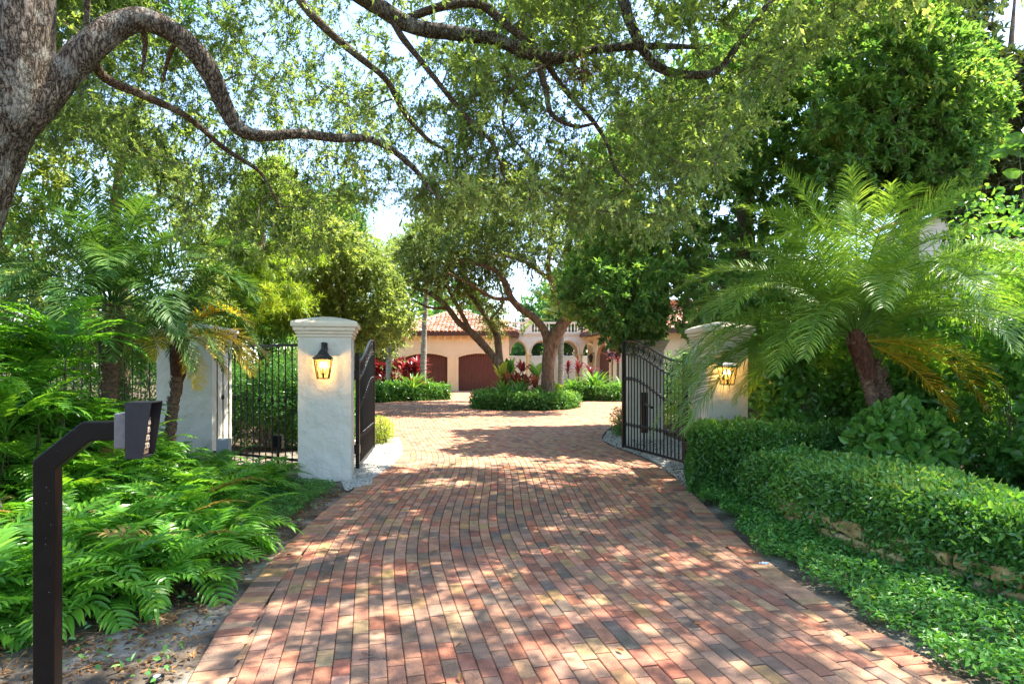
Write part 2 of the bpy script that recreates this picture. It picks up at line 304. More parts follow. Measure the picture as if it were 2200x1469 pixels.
M['tile'] = tintmat('tile', .85, 4, .25, .3, 60)
# ---- camera, sky and sun --------------------------------------------------------------------------
cam = bpy.data.cameras.new('camera'); co = bpy.data.objects.new('camera', cam); COL.objects.link(co)
co.location = (0, 0, CZ); co.rotation_euler = (PI/2, 0, 0); cam.sensor_width = 36; cam.lens = 36*F/2200; cam.shift_y = (HZ-734.5)/2200
cam.clip_start = .05; cam.clip_end = 2000; S.camera = co
SUN_EL = math.radians(63); sdir = np.array([.9, .42]); sdir /= np.linalg.norm(sdir)       # towards the sun, on the ground
TOSUN = np.array([sdir[0]*math.cos(SUN_EL), sdir[1]*math.cos(SUN_EL), math.sin(SUN_EL)])
w = bpy.data.worlds.new('World'); S.world = w; w.use_nodes = True; nt = w.node_tree; nt.nodes.clear()
sky = N_(nt, 'ShaderNodeTexSky', sky_type='NISHITA', sun_disc=False, sun_elevation=SUN_EL, sun_rotation=math.atan2(sdir[0], sdir[1]), dust_density=.6, ozone_density=1.5)
tc = N_(nt, 'ShaderNodeTexCoord'); mp = N_(nt, 'ShaderNodeMapping'); mp.inputs['Scale'].default_value = (1, 1, 2.2); nt.links.new(tc.outputs['Generated'], mp.inputs[0])
cn = N_(nt, 'ShaderNodeTexNoise', i_Scale=2.9, i_Detail=9, i_Roughness=.55, i_Distortion=.25); nt.links.new(mp.outputs[0], cn.inputs['Vector'])
cr = ramp(nt, [(.6, (0, 0, 0)), (.78, (1, 1, 1))], cn.outputs[0])
cm = N_(nt, 'ShaderNodeMix', data_type='RGBA'); nt.links.new(cr.outputs[0], cm.inputs[0]); nt.links.new(sky.outputs[0], cm.inputs[6]); cm.inputs[7].default_value = (3.9, 4.05, 4.3, 1)
bg = N_(nt, 'ShaderNodeBackground'); bg.inputs[1].default_value = .15; nt.links.new(cm.outputs[2], bg.inputs[0])
wo = nt.nodes.new('ShaderNodeOutputWorld'); nt.links.new(bg.outputs[0], wo.inputs[0])
sl = bpy.data.lights.new('sun', 'SUN'); sl.energy = SUN; sl.angle = math.radians(.55); sl.color = (1, .94, .84)
so = bpy.data.objects.new('sun', sl); COL.objects.link(so); so.rotation_euler = Vector(-TOSUN).to_track_quat('-Z', 'Y').to_euler(); so.location = (20, 14, 40)
vs = S.view_settings; vs.view_transform = 'Standard'; vs.look = 'None'; vs.exposure = EXPOSURE; vs.gamma = 1; vs.use_curve_mapping = False
S.cycles.use_denoising = True; S.cycles.denoising_prefilter = 'NONE'; S.cycles.denoiser = 'OPENIMAGEDENOISE'
S.cycles.max_bounces = 8; S.cycles.diffuse_bounces = 5; S.cycles.glossy_bounces = 3; S.cycles.transmission_bounces = 6; S.cycles.transparent_max_bounces = 10
S.cycles.caustics_reflective = False; S.cycles.caustics_refractive = False; S.cycles.sample_clamp_indirect = 6
# ---- ground, mound, driveway ----------------------------------------------------------------------
MC = np.array([-5.7, 6.9])
def gz(x, y):
    d = np.hypot((x-MC[0])/2.0, (y-MC[1])/2.3); m = .95*np.clip(1-d*d, 0, 1)**1.5
    return m+.05*np.clip((-2.2-x)/1.5, 0, 1)*np.clip((10-y)/2, 0, 1)
def grid(x0, x1, y0, y1, st):
    xs = np.arange(x0, x1+st/2, st); ys = np.arange(y0, y1+st/2, st); X, Y = np.meshgrid(xs, ys); nx, ny = len(xs), len(ys)
    i = (np.arange(ny-1)[:, None]*nx+np.arange(nx-1)[None]).ravel(); return X.ravel(), Y.ravel(), np.stack([i, i+1, i+nx+1, i+nx], 1)
g = MB(); g.add([(-400, -60, -.03), (400, -60, -.03), (400, 600, -.03), (-400, 600, -.03)], [(0, 1, 2, 3)])
tag(g.build('ground', M['soil']), kind='structure')
LY = np.array([0, 1.5, 3.2, 4.04, 5.57, 7.2, 8.98, 10.4, 11.6, 12.7, 13.75, 16.3, 19, 25.9, 29, 34, 39.2])
LX = np.array([-.9, -1.3, -1.68, -1.91, -2.09, -2.16, -2.09, -2.03, -2.09, -2.25, -2.53, -3.42, -4.4, -6.2, -7, -7.4, -7.4])
RY = np.array([0, 1.5, 3.2, 3.76, 4.83, 6.38, 8.3, 10.2, 11.4, 12.6, 13.75, 15.7, 19.1, 24, 29, 34, 39.2])
RX = np.array([3.0, 2.7, 2.42, 2.27, 2.15, 2.2, 2.37, 2.42, 2.3, 2.05, 1.96, 2.36, 3.44, 5.2, 6.2, 5.6, 5.4])
yy = np.linspace(0, 39.2, 400); kk = np.ones(17)/17
def sm(a): b = np.pad(a, 8, mode='edge'); return np.convolve(b, kk, 'valid')
LS, RS = sm(np.interp(yy, LY, LX)), sm(np.interp(yy, RY, RX))
SS = sm(np.interp(yy, [0, 2, 3.2, 3.83, 4.9, 5.9, 6.8, 8.5, 10.2, 11.4, 12.6, 15.7, 20, 26, 40], [.8, .3, 0, -.12, -.4, -.56, -.63, -.64, -.68, -.78, -1.06, -1.78, -2.6, -3.4, -3.6])); DS = np.gradient(SS, yy)
fL = lambda y: np.interp(y, yy, LS); fR = lambda y: np.interp(y, yy, RS); fS = lambda y: np.interp(y, yy, SS); fD = lambda y: np.interp(y, yy, DS)
g = MB(); Xg, Yg, Fg = grid(-12, 6, -1, 12, .12); Zg = gz(Xg, Yg)+rng.normal(0, .006, len(Xg))-.012
Zg = np.where((Xg > fL(Yg)-.08) & (Xg < fR(Yg)+.1), -.022, Zg); g.add(np.stack([Xg, Yg, Zg], 1), Fg); tag(g.build('sand_ground', M['sand'], smooth=True), kind='structure')
g = MB(); b = np.stack([fL(yy), yy, 0*yy-.012], 1); c = np.stack([fR(yy), yy, 0*yy-.012], 1); i = np.arange(len(yy)-1); g.add(np.concatenate([b, c]), np.stack([i, i+len(yy), i+len(yy)+1, i+1], 1))
ISL = np.array([.53, 24.7]); IR = 2.02
PAL = np.array([(.26, .105, .07), (.21, .095, .068), (.15, .103, .083), (.105, .086, .078), (.27, .175, .088), (.28, .195, .115), (.3, .18, .13), (.28, .145, .1), (.215, .13, .098)]); PAL = PAL*np.array([1.1, 1.0, .92])*.9+np.array([.25, .14, .095])*.06; PAL = PAL*np.array([1.5, 1.42, 1.24])
PWN = np.array([.12, .12, .16, .07, .05, .06, .14, .14, .14]); PWF = np.array([.16, .05, .04, .02, .06, .14, .26, .21, .06])
def pavers(mb, C, T, hl, hw, lo=None, hi=None, far=None):
    """C centres (x,y), T unit length direction; clamp x between lo and hi"""
    n = len(C); Wd = np.stack([-T[:, 1], T[:, 0]], 1); dz = rng.normal(0, .0016, n); tl = rng.normal(0, .006, (n, 2))
    pts = []
    for inset, z in ((0, -.004), (.005, 0)):
        for a, bq in ((-1, -1), (1, -1), (1, 1), (-1, 1)):
            q = C+T*(a*(hl-inset))[:, None]+Wd*(bq*(hw-inset))[:, None]; zz = z+dz+a*hl*tl[:, 0]+bq*hw*tl[:, 1]
            if lo is not None: q[:, 0] = np.clip(q[:, 0], lo, hi)
            pts.append(np.stack([q[:, 0], q[:, 1], zz], 1))
    for a, bq in ((-1, -1), (1, -1), (1, 1), (-1, 1)):
        q = C+T*(a*hl)[:, None]+Wd*(bq*hw)[:, None]
        if lo is not None: q[:, 0] = np.clip(q[:, 0], lo, hi)
        pts.append(np.stack([q[:, 0], q[:, 1], np.full(n, -.02)], 1))
    v = np.stack(pts, 1).reshape(-1, 3); b = np.arange(n)[:, None]*12
    f = np.concatenate([b+np.array([[4, 5, 6, 7]])]+[b+np.array([[j, (j+1) % 4, 4+(j+1) % 4, 4+j]]) for j in range(4)]+[b+np.array([[8+j, 8+(j+1) % 4, (j+1) % 4, j]]) for j in range(4)])
    k = np.where(U(0, 1, n) < (0 if far is None else far), rng.choice(len(PAL), n, p=PWF), rng.choice(len(PAL), n, p=PWN))
    col = PAL[k]*U(.84, 1.17, (n, 1))*rng.normal(1, .03, (n, 3)); mb.add(v, f, .5, np.repeat(col, 12, 0))
pv = MB(); PW, PLN = .1, .2
vk = np.arange(-9, 13, PW); C = []; T = []
for v0 in vk:
    u = np.arange(.3, 39.0, PLN)+U(0, PLN)*.0+(int(round(v0/PW)) % 2)*PLN/2+U(-.03, .03); sl_ = fD(u); x = v0+fS(u)
    C.append(np.stack([x, u-sl_*0], 1)); T.append(unit(np.stack([sl_, np.ones_like(u)], 1)))
C = np.concatenate(C); T = np.concatenate(T); lo, hi = fL(C[:, 1])+.215, fR(C[:, 1])-.215
k = (C[:, 0] > lo-.035) & (C[:, 0] < hi+.035) & (np.hypot(C[:, 0]-ISL[0], C[:, 1]-ISL[1]) > IR-.1); C, T, lo, hi = C[k], T[k], lo[k], hi[k]
pavers(pv, C, T, np.full(len(C), PLN/2-.0018), np.full(len(C), PW/2-.0034), lo, hi, np.clip((C[:, 1]-6)/6, 0, 1))
for fx, sgn in ((fL, 1), (fR, -1)):      # border course, laid across the edge
    y = np.arange(.3, 39, .107); x = fx(y); t = unit(np.stack([np.gradient(x, y), np.ones_like(y)], 1)); nrm = np.stack([t[:, 1], -t[:, 0]], 1)*sgn
    c_ = np.stack([x, y], 1)+nrm*.107; pavers(pv, c_, nrm, np.full(len(y), .101), np.full(len(y), .0505), far=np.full(len(y), .8))
g.add(np.zeros((0, 3)), np.zeros((0, 4), int))
bed = g.build('paver_bedding', M['bedding']); tag(bed, kind='structure')
tag(pv.build('driveway', M['paver']), kind='structure')
def stones(mb, pts, size):
    n = len(pts); a = np.array([(1,0,0),(-1,0,0),(0,1,0),(0,-1,0),(0,0,1),(0,0,-1)], float)
    v = a[None]*U(.6, 1.3, (n, 6, 1))*np.broadcast_to(size, (n,))[:, None, None]; ang = U(0, PI, n); c, s = np.cos(ang)[:, None], np.sin(ang)[:, None]
    v = np.stack([v[..., 0]*c-v[..., 1]*s, v[..., 0]*s+v[..., 1]*c, v[..., 2]*.75], -1)+pts[:, None]
    tri = np.array([(0,2,4),(2,1,4),(1,3,4),(3,0,4),(2,0,5),(1,2,5),(3,1,5),(0,3,5)]); mb.add(v.reshape(-1, 3), (np.arange(n)[:, None, None]*6+tri[None]).reshape(-1, 3), np.repeat(U(0, 1, n), 6))
def inpoly(x, y, poly):
    poly = np.asarray(poly); r = np.zeros(len(x), bool); j = len(poly)-1
    for i in range(len(poly)):
        xi, yi = poly[i]; xj, yj = poly[j]; q = ((yi > y) != (yj > y)) & (x < (xj-xi)*(y-yi)/(yj-yi+1e-12)+xi); r ^= q; j = i
    return r
def fillpoly(poly, n):
    poly = np.asarray(poly); a, b = poly.min(0), poly.max(0); q = U(0, 1, (int(n*3)+50, 2))*(b-a)+a; return q[inpoly(q[:, 0], q[:, 1], poly)][:n]
for nm, poly in (('white_gravel', [(-1.95, 8.6), (-2.03, 9), (-1.98, 10.2), (-2.05, 11.6), (-2.25, 12.7), (-2.6, 14.2), (-3.1, 14), (-2.85, 12.5), (-2.9, 10), (-2.5, 9), (-2.2, 8.2)]),
                 ('white_gravel', [(2.36, 8.6), (2.47, 10.2), (2.35, 11.4), (2.1, 12.6), (2.0, 13.75), (2.4, 15.6), (3.6, 15), (3.8, 9.5), (3.2, 8.3), (2.38, 8.2)])):
    q = fillpoly(poly, 9000); g = MB(); stones(g, np.stack([q[:, 0], q[:, 1], gz(q[:, 0], q[:, 1])+U(-.004, .016, len(q))], 1), U(.008, .02, len(q))); tag(g.build(nm, M['gravel']), kind='stuff')
    o = bpy.data.objects['white_gravel']
q = fillpoly([(-1.6, 2.9), (-1.95, 4.1), (-2.15, 5.6), (-2.2, 8.2), (-3, 8), (-3.6, 4), (-2.6, 2.2)], 3200); g = MB()      # dead leaves, twigs under the ferns
q = q[q[:, 0] < fL(q[:, 1])-.03]
p3 = np.stack([q[:, 0], q[:, 1], gz(q[:, 0], q[:, 1])+.004], 1); dd = rdir(len(q)); dd[:, 2] *= .25; leaves(g, p3, dd, np.tile([[0, 0, 1.0]], (len(q), 1))+rdir(len(q))*.4, U(.02, .06, len(q)), U(.01, .025, len(q)), U(0, 1, len(q)), .3, .2)
a = p3[:700]; dd = rdir(700); dd[:, 2] *= .12; l = U(.05, .3, (700, 1)); thin(g, a, a+dd*l*.5+[0, 0, .012], a+dd*l+rdir(700)*.02*[1, 1, .2], .0022, .001)
tag(g.build('leaf_litter', M['dry_leaf']), kind='stuff')
def cover(name, pts, hgt, L0, L1, mat='cover_leaf', dens=1):
    n = len(pts); h = hgt*U(.15, 1, n)**.6; nz = .5+.5*np.sin(pts[:, 0]*5.1+np.sin(pts[:, 1]*3.7)*2)*np.cos(pts[:, 1]*4.3)
    p = np.stack([pts[:, 0], pts[:, 1], gz(pts[:, 0], pts[:, 1])+h*(.55+.6*nz)], 1); d = rdir(n); d[:, 2] = d[:, 2]*.5+.15
    g = MB(); leaves(g, p, d, np.tile([[0, 0, 1.0]], (n, 1))+rdir(n)*.55, U(L0, L1, n), U(L0, L1, n)*.52, np.clip(rng.normal(.45, .22, n), 0, 1), .22, .1)
    m = n//8; a = p[:m]*[1, 1, 0]+[0, 0, .0]; a[:, 2] = gz(a[:, 0], a[:, 1]); thin(g, a, (a+p[:m])/2+rdir(m)*.02, p[:m], .0015, .001)
    return tag(g.build(name, M[mat]), kind='stuff')
q = np.stack([U(2.0, 5.6, 90000), U(2.2, 9.2, 90000)], 1); SX = lambda y: np.interp(y, [2, 3.2, 4.04, 5.3, 6.3, 7.2], [4.05, 3.68, 3.33, 2.92, 2.72, 3.1])
e = fR(q[:, 1])+.04+.06*np.sin(q[:, 1]*3.1)+.06*np.sin(q[:, 1]*9); k = (q[:, 0] > e+np.abs(rng.normal(0, .05, len(q)))) & (q[:, 0] < np.where(q[:, 1] < 6.4, SX(q[:, 1])+.08, 4.2)) & (q[:, 1] < 8.2)
cover('ground_cover', q[k][:38000], .14, .032, .056)
q = fillpoly([(-2.28, 5.2), (-2.34, 6.3), (-2.36, 7.3), (-2.3, 8.15), (-2.7, 8.6), (-3.5, 8.6), (-3.2, 6.6), (-2.8, 5.4)], 9000); cover('ground_cover', q, .12, .02, .038)
q = np.stack([U(-3.1, -1.8, 420), U(3.2, 8, 420)], 1); q = q[q[:, 0] < fL(q[:, 1])-.08]; cover('weeds', q, .06, .03, .06, 'strap_leaf')
# fallen leaves and bits on the paving
v = MB(); leaves(v, np.array([[-.03, 0, .004]]), np.array([[1.0, 0, .05]]), np.array([[0, .2, 1.0]]), .075, .034, .5, .5, -.25); lf = v.build('fallen_leaf', M['dry_leaf'], local=True)
spots = [(990, 1462), (1075, 1362), (830, 1148), (560, 1150), (760, 1070), (620, 1195), (1015, 1305), (905, 1005), (1300, 1068), (1545, 1200), (1180, 1010), (700, 1240), (930, 1190), (1420, 1240), (1610, 1290), (1030, 1110), (1250, 1150), (880, 1230), (1140, 1330), (1500, 1345), (1330, 1400), (1240, 960), (1060, 935), (985, 1390)]
for i, (px, py) in enumerate(spots):
    y = CZ*F/(py-HZ); x = (px-1100)/F*y; o = lf if i == 0 else lf.copy()
    if i: COL.objects.link(o)
    o.location = (x, y, .003); o.rotation_euler = (U(-.2, .2), U(-.2, .2), U(0, 6.3)); o.scale = (U(.6, 1.1),)*3; tag(o, 'small brown curled dead leaf lying on the brick driveway', 'leaf', 'dead leaves on the driveway')
def twigthing(px, py, label, pts):
    y = CZ*F/(py-HZ); x = (px-1100)/F*y; g = MB()
    for q in pts: tube(g, catmull(np.array([(x+a, y+b, c) for a, b, c in q]), .03), .0028, 5)
    tag(g.build('fallen_twig', M['twig'], origin=(x, y, 0), smooth=True), label, 'twig')
twigthing(1130, 1190, 'thin looping dead vine lying on the middle of the brick driveway', [[(-.12, .1, .005), (.0, -.08, .01), (.2, -.02, .015), (.22, .12, .006), (.05, .16, .012), (-.1, .1, .005)]])
twigthing(795, 1410, 'small forked twig lying near the bottom edge of the driveway', [[(-.06, .05, .005), (.02, -.01, .012), (.12, -.04, .004)], [(-.05, -.04, .004), (.02, -.01, .01)]])
def litter(px, py, size, label):
    y = CZ*F/(py-HZ); x = (px-1100)/F*y; g = MB(); a, b, f = grid(0, 1, 0, 1, .2); z = rng.normal(0, .12, len(a))
    v = np.stack([x+(a-.5)*size, y+(b-.5)*size*.6, .045+size*(z*.5+.1)], 1); g.add(v, f); v2 = v-[0, 0, .004]; g.add(v2, f[:, ::-1]); tag(g.build('paper_scrap', M['paper'], origin=(x, y, 0)), label, 'litter')
litter(1642, 1222, .07, 'crumpled white paper scrap at the edge of the driveway'); litter(2110, 1366, .08, 'white paper scrap lying on the green ground cover')
# ---- gate pillars, gates, fence, lamps, keypad ----------------------------------------------------
def pillar(x, y, wd, dp, h, label, rz=0.0, group='stucco gate pillars'):
    t = empty('gate_pillar', (x, y, 0), label, 'pillar', group)
    def sub(name, mat, blocks, smooth=False):
        g = MB()
        for (z0, z1, e, top) in blocks: box(g, (x, y, (z0+z1)/2), (wd+2*e, dp+2*e, z1-z0), rz, bev=min(.012, (z1-z0)/4), top=top)
        return g.build(name, M[mat], t, smooth)
    g = MB(); n = 26; cs, sn = math.cos(rz), math.sin(rz); per = []                     # hand-trowelled shaft: a fine grid with slight unevenness
    for (ax, ay, bx, by) in ((-1, -1, 1, -1), (1, -1, 1, 1), (1, 1, -1, 1), (-1, 1, -1, -1)):
        for i in range(n): s_ = i/n; per.append((ax+(bx-ax)*s_, ay+(by-ay)*s_))
    per = np.array(per)*[wd/2, dp/2]; zs = np.linspace(0, h-.14, 60); V = np.stack([np.repeat(per[None, :, 0], 60, 0), np.repeat(per[None, :, 1], 60, 0), np.repeat(zs[:, None], len(per), 1)], -1)
    nzv = rng.normal(0, 1, V.shape[:2]); 
    for _ in range(3): nzv = (nzv+np.roll(nzv, 1, 0)+np.roll(nzv, 1, 1)+np.roll(nzv, -1, 0)+np.roll(nzv, -1, 1))/3.2
    V[..., :2] *= (1+.0035*nzv)[..., None]; V = V.reshape(-1, 3)@np.array([[cs, sn, 0], [-sn, cs, 0], [0, 0, 1]])+[x, y, 0]; m = len(per)
    i = np.arange(59)[:, None]*m; j = np.arange(m)[None]; j2 = (j+1) % m; g.add(V, np.stack([i+j, i+j2, i+m+j2, i+m+j], -1).reshape(-1, 4)); g.build('shaft', M['stucco'], t)
    sub('moulding', 'capstone', [(h-.17, h-.125, .018, 1), (h-.125, h-.08, .035, 1), (h-.08, h-.02, .06, 1)])
    g = MB(); hx, hy = wd/2+.085, dp/2+.085; prof = [(1, -.02), (1.01, .0), (1.01, .035), (.985, .055), (.8, .082), (.45, .12), (.12, .145)]; rings = []
    for s_, z in prof: rings += [(-hx*s_, -hy*s_, h+z), (hx*s_, -hy*s_, h+z), (hx*s_, hy*s_, h+z), (-hx*s_, hy*s_, h+z)]
    V = np.array(rings)@np.array([[cs, sn, 0], [-sn, cs, 0], [0, 0, 1]])+[x, y, 0]; fs = [(3, 2, 1, 0)]+[(a*4+j, a*4+(j+1) % 4, a*4+4+(j+1) % 4, a*4+4+j) for a in range(len(prof)-1) for j in range(4)]+[tuple(len(prof)*4-4+j for j in range(4))]
    g.add(V, fs); g.build('cap', M['capstone'], t); return t
pillar(-2.73, 9.17, .73, .72, 2.22, 'pale stucco gate pillar with a lit lantern and stepped cap beside the driveway', math.radians(11))
pillar(-5.42, 10.62, .92, .72, 2.22, 'stucco pillar behind the small drooping palm at the end of the iron fence')
pillar(3.33, 10.0, .64, .8, 2.2, 'stucco gate pillar with lantern half hidden behind the palm fronds and hedge')
pillar(2.98, 14.2, .8, .78, 2.16, 'stucco pillar seen through the bars of the open gate')
def gate(hx, hy, fx, fy, label):
    t = empty('driveway_gate', (hx, hy, 0), label, 'gate', 'open iron driveway gates'); H_, E = np.array([hx, hy]), np.array([fx, fy]); L = np.linalg.norm(E-H_); d = (E-H_)/L
    ang = math.atan2(d[1], d[0]); zt = lambda s: 1.72+.4*(lambda q: q*q*(3-2*q))(np.clip((s/L-.08)/.8, 0, 1)); Q = lambda s, z: np.array([hx+d[0]*s, hy+d[1]*s, z])
    def bar(pts, r, name, k=6, sq=False): g = MB(); tube(g, np.array(pts), r, k, square=sq); return g.build(name, M['iron'], t, smooth=not sq)
    ss = np.linspace(.03, L-.03, 40)
    g = MB(); box(g, Q(0.02, .94), (.06, .06, 1.8), ang, bev=.006); g.build('hinge_stile', M['iron'], t)
    g = MB(); box(g, Q(L-.02, 1.09), (.06, .06, 2.06), ang, bev=.006); g.build('latch_stile', M['iron'], t)
    bar([Q(s, .09) for s in (0.05, L-.05)], .03, 'bottom_rail', 4, True)
    bar([Q(s, zt(s)-.0) for s in ss], .022, 'top_rail'); bar([Q(s, zt(s)-.26) for s in ss], .017, 'top_rail')
    bar([Q(s, zt(s)-.72) for s in ss], .015, 'middle_rail'); bar([Q(s, .52) for s in ss], .015, 'lower_rail')
    n = 18
    for i in range(n):
        s = .1+(L-.2)*i/(n-1); g = MB(); z1 = zt(s)-.26; tube(g, np.array([Q(s, .1), Q(s, z1)]), .0125, 6)
        for z in (zt(s)-.72, .52): lathe(g, [(.0, -.04), (.017, -.04), (.026, -.025), (.019, -.01), (.028, 0), (.019, .01), (.026, .025), (.017, .04), (0, .04)], Q(s, z), 8)
        g.build('bar', M['iron'], t, True)
    m = 11
    for i in range(m):
        s = .12+(L-.24)*i/(m-1); zc = zt(s)-.13; th = np.linspace(0, 2*PI, 21)
        g = MB(); tube(g, np.array([Q(s+.092*math.cos(a), zc+.108*math.sin(a)) for a in th]), .0075, 5)
        th = np.linspace(0, 3.6*PI, 30); tube(g, np.array([Q(s+(.07-.0052*a)*math.cos(a), zc+(.078-.0058*a)*math.sin(a)) for a in th]), .0065, 5); g.build('scroll', M['iron'], t, True)
    for z in (.35, 1.5):
        g = MB(); box(g, Q(-.06, z), (.14, .09, .14), ang, bev=.01); g.build('hinge', M['iron'], t)
    return t
gate(-2.42, 9.72, -2.68, 12.0, 'black iron gate leaf standing open beside the lit pillar and white gravel')
gate(2.82, 10.05, 2.17, 12.1, 'black iron gate leaf standing open beside the clipped hedge, its scrolls in view')
t = empty('iron_fence', (-4.9, 10.3, 0), 'black iron picket fence between the two stucco pillars, shrubs showing through', 'fence')
A, B = np.array([-4.96, 10.3]), np.array([-3.0, 9.25]); L = np.linalg.norm(B-A); d = (B-A)/L; Q = lambda s, z: np.array([*(A+d*s), z])
for z in (1.96, .22): g = MB(); tube(g, np.array([Q(0, z), Q(L, z)]), .026, 4, square=True); g.build('rail', M['iron'], t)
for i in range(15):
    s = .1+(L-.2)*i/14; g = MB(); tube(g, np.array([Q(s, .08), Q(s, 1.96)]), .0105, 6)
    if i % 2: lathe(g, [(0, -.045), (.012, -.045), (.024, -.02), (.027, 0), (.024, .02), (.012, .045), (0, .045)], Q(s, 1.13), 8)
    g.build('bar', M['iron'], t, True)
t = empty('iron_fence', (-8.3, 10.7, 0), 'black iron fence running on past the far pillar into the dark shrubs', 'fence')
for z in (1.96, .22): g = MB(); tube(g, np.array([(-9.4, 10.7, z), (-5.9, 10.7, z)]), .026, 4, square=True); g.build('rail', M['iron'], t)
for i in range(24): g = MB(); x = -9.3+i*.145; tube(g, np.array([(x, 10.7, .08), (x, 10.7, 1.96)]), .0105, 6); g.build('bar', M['iron'], t, True)
def lantern(x, y, z, rz, label, power=3.5):
    """x,y on the wall face; the lamp hangs out towards -Y turned by rz"""
    t = empty('wall_lantern', (x, y, z), label, 'lantern', 'lit lanterns on the gate pillars'); cs, sn = math.cos(rz), math.sin(rz)
    W_ = lambda a, b, c: np.array([x+a*cs-b*sn, y+a*sn+b*cs, z+c]); o = -.2
    g = MB(); box(g, W_(0, -.015, .24), (.1, .03, .2), rz, bev=.008); g.build('back_plate', M['iron'], t)
    g = MB(); tube(g, catmull(np.array([W_(0, -.02, .27), W_(0, -.1, .33), W_(0, o+.02, .31), W_(0, o, .2)]), .02), .014, 8); g.build('arm', M['iron'], t, True)
    g = MB()
    for r0, r1, z0, z1 in ((.155, .15, .075, .09), (.15, .085, .09, .14), (.085, .055, .14, .2), (.05, .03, .2, .235)):
        v = [W_(a*q, o+b_*q, zz) for q, zz in ((r0, z0), (r1, z1)) for a, b_ in ((-1, -1), (1, -1), (1, 1), (-1, 1))]; g.add(v, BOXF)
    g.build('roof', M['iron'], t)
    g = MB(); tp, bt, z1, z0 = .13, .085, .075, -.24; cor = [(-1, -1), (1, -1), (1, 1), (-1, 1)]
    for i in range(4):
        a, b_ = cor[i], cor[(i+1) % 4]; tube(g, np.array([W_(a[0]*tp, o+a[1]*tp, z1), W_(a[0]*bt, o+a[1]*bt, z0)]), .009, 4)
        for q, zz in ((tp, z1-.004), (bt, z0)): tube(g, np.array([W_(a[0]*q, o+a[1]*q, zz), W_(b_[0]*q, o+b_[1]*q, zz)]), .009, 4)
    box(g, W_(0, o, z0), (bt*2, bt*2, .012), rz); g.build('frame', M['iron'], t)
    g = MB(); v = [W_(a*(q-.006), o+b_*(q-.006), zz) for q, zz in ((bt, z0+.01), (tp, z1-.006)) for a, b_ in cor]; g.add(v, [BOXF[k_] for k_ in (2, 3, 4, 5)]); g.build('glass', M['glass'], t)
    cl = MB(); tube(cl, np.array([W_(0, o, z0), W_(0, o, z0+.09)]), .016, 8)
    for k_ in range(3): a = k_*2.094+.5; tube(cl, np.array([W_(0, o, z0+.06), W_(.045*math.cos(a), o+.045*math.sin(a), z0+.08)]), .008, 6)
    cl.build('candle_cluster', M['iron'], t, True)
    for k_ in range(3):
        a = k_*2.094+.5; c = W_(.045*math.cos(a), o+.045*math.sin(a), z0+.08)
        g = MB(); tube(g, np.array([c, c+[0, 0, .1]]), .013, 8); cd = g.build('candle', M['wax'], t, True)
        g = MB(); lathe(g, [(.0, .1), (.012, .105), (.017, .125), (.013, .15), (.004, .178), (0, .18)], c, 10); g.build('flame_bulb', M['flame'], cd, True)
    pl = bpy.data.lights.new('lantern_light', 'POINT'); pl.energy = power; pl.color = (1, .58, .2); pl.shadow_soft_size = .03; po = bpy.data.objects.new('lantern_light', pl); COL.objects.link(po); po.parent = t
    po.location = W_(0, o, -.02)-np.array([x, y, z]); t.scale = (.87,)*3; return t
lantern(-2.66, 8.805, 1.68, math.radians(11), 'black lantern with three glowing candles on the pillar by the iron fence')
lantern(3.27, 9.595, 1.57, 0, 'glowing black lantern on the pillar partly covered by palm fronds')
# keypad on a gooseneck post
t = empty('keypad_post', (-1.96, 2.62, 0), 'black gooseneck post carrying the gate keypad among the ferns', 'keypad post')
g = MB(); hw = .04
pp = [(-1.96, 2.62, -.2), (-1.96, 2.62, 1.235), (-1.80, 2.62, 1.372), (-1.69, 2.62, 1.372)]; V = []
for (x, y, z), (ux, uz) in zip(pp, [(1, 0), (.92, -.45), (.38, -.93), (0, -1)]):
    k = {1: 1.1, 2: 1.1}.get(len(V)//4, 1)
    for a, b in ((-1, -1), (1, -1), (1, 1), (-1, 1)): V.append((x+a*hw*ux*k, y+b*hw*.95, z+a*hw*uz*k))
g.add(V, [(0, 3, 2, 1), (12, 13, 14, 15)]+[(i*4+j, i*4+(j+1) % 4, i*4+4+(j+1) % 4, i*4+4+j) for i in range(3) for j in range(4)])
po = g.build('post', M['post_paint'], t); md = po.modifiers.new('bevel', 'BEVEL'); md.width = .007; md.segments = 3
g = MB(); box(g, (-1.662, 2.62, 1.372), (.05, .1, .15), bev=.004); g.build('bracket', M['bracket_grey'], t)
KP = lambda a, b, c: np.array([-1.637+a, 2.62+b, 1.372+c])
hw = .066; prof = [(0, -.115), (.064, -.115), (.071, -.09), (.1, .12), (0, .12)]       # hood in section: deep at the top
v = [KP(a, b_, c) for b_ in (-hw, hw) for a, c in prof]; g = MB()
g.add(v[:4], [(0, 1, 2, 3)]); g.add([v[0], v[3], v[4]], [(0, 1, 2)]); g.add([v[5], v[8], v[7], v[6]], [(0, 1, 2, 3)]); g.add([v[5], v[9], v[8]], [(0, 1, 2)])
for i, j in ((0, 1), (3, 4), (4, 0)): g.add([v[i], v[i+5], v[j+5], v[j]], [(0, 1, 2, 3)])
ho = g.build('hood', M['housing'], t); md = ho.modifiers.new('shell', 'SOLIDIFY'); md.thickness = .004; md.offset = 0
pa = lambda c: .044+(c+.12)*.055
g = MB(); g.add([KP(pa(c)+e, b_, c) for c in (-.108, .05) for e, b_ in ((-.01, -.062), (0, -.062), (0, .062), (-.01, .062))], BOXF)
kp = g.build('keypad_panel', M['bronze'], t); digs = '123456789*0#'
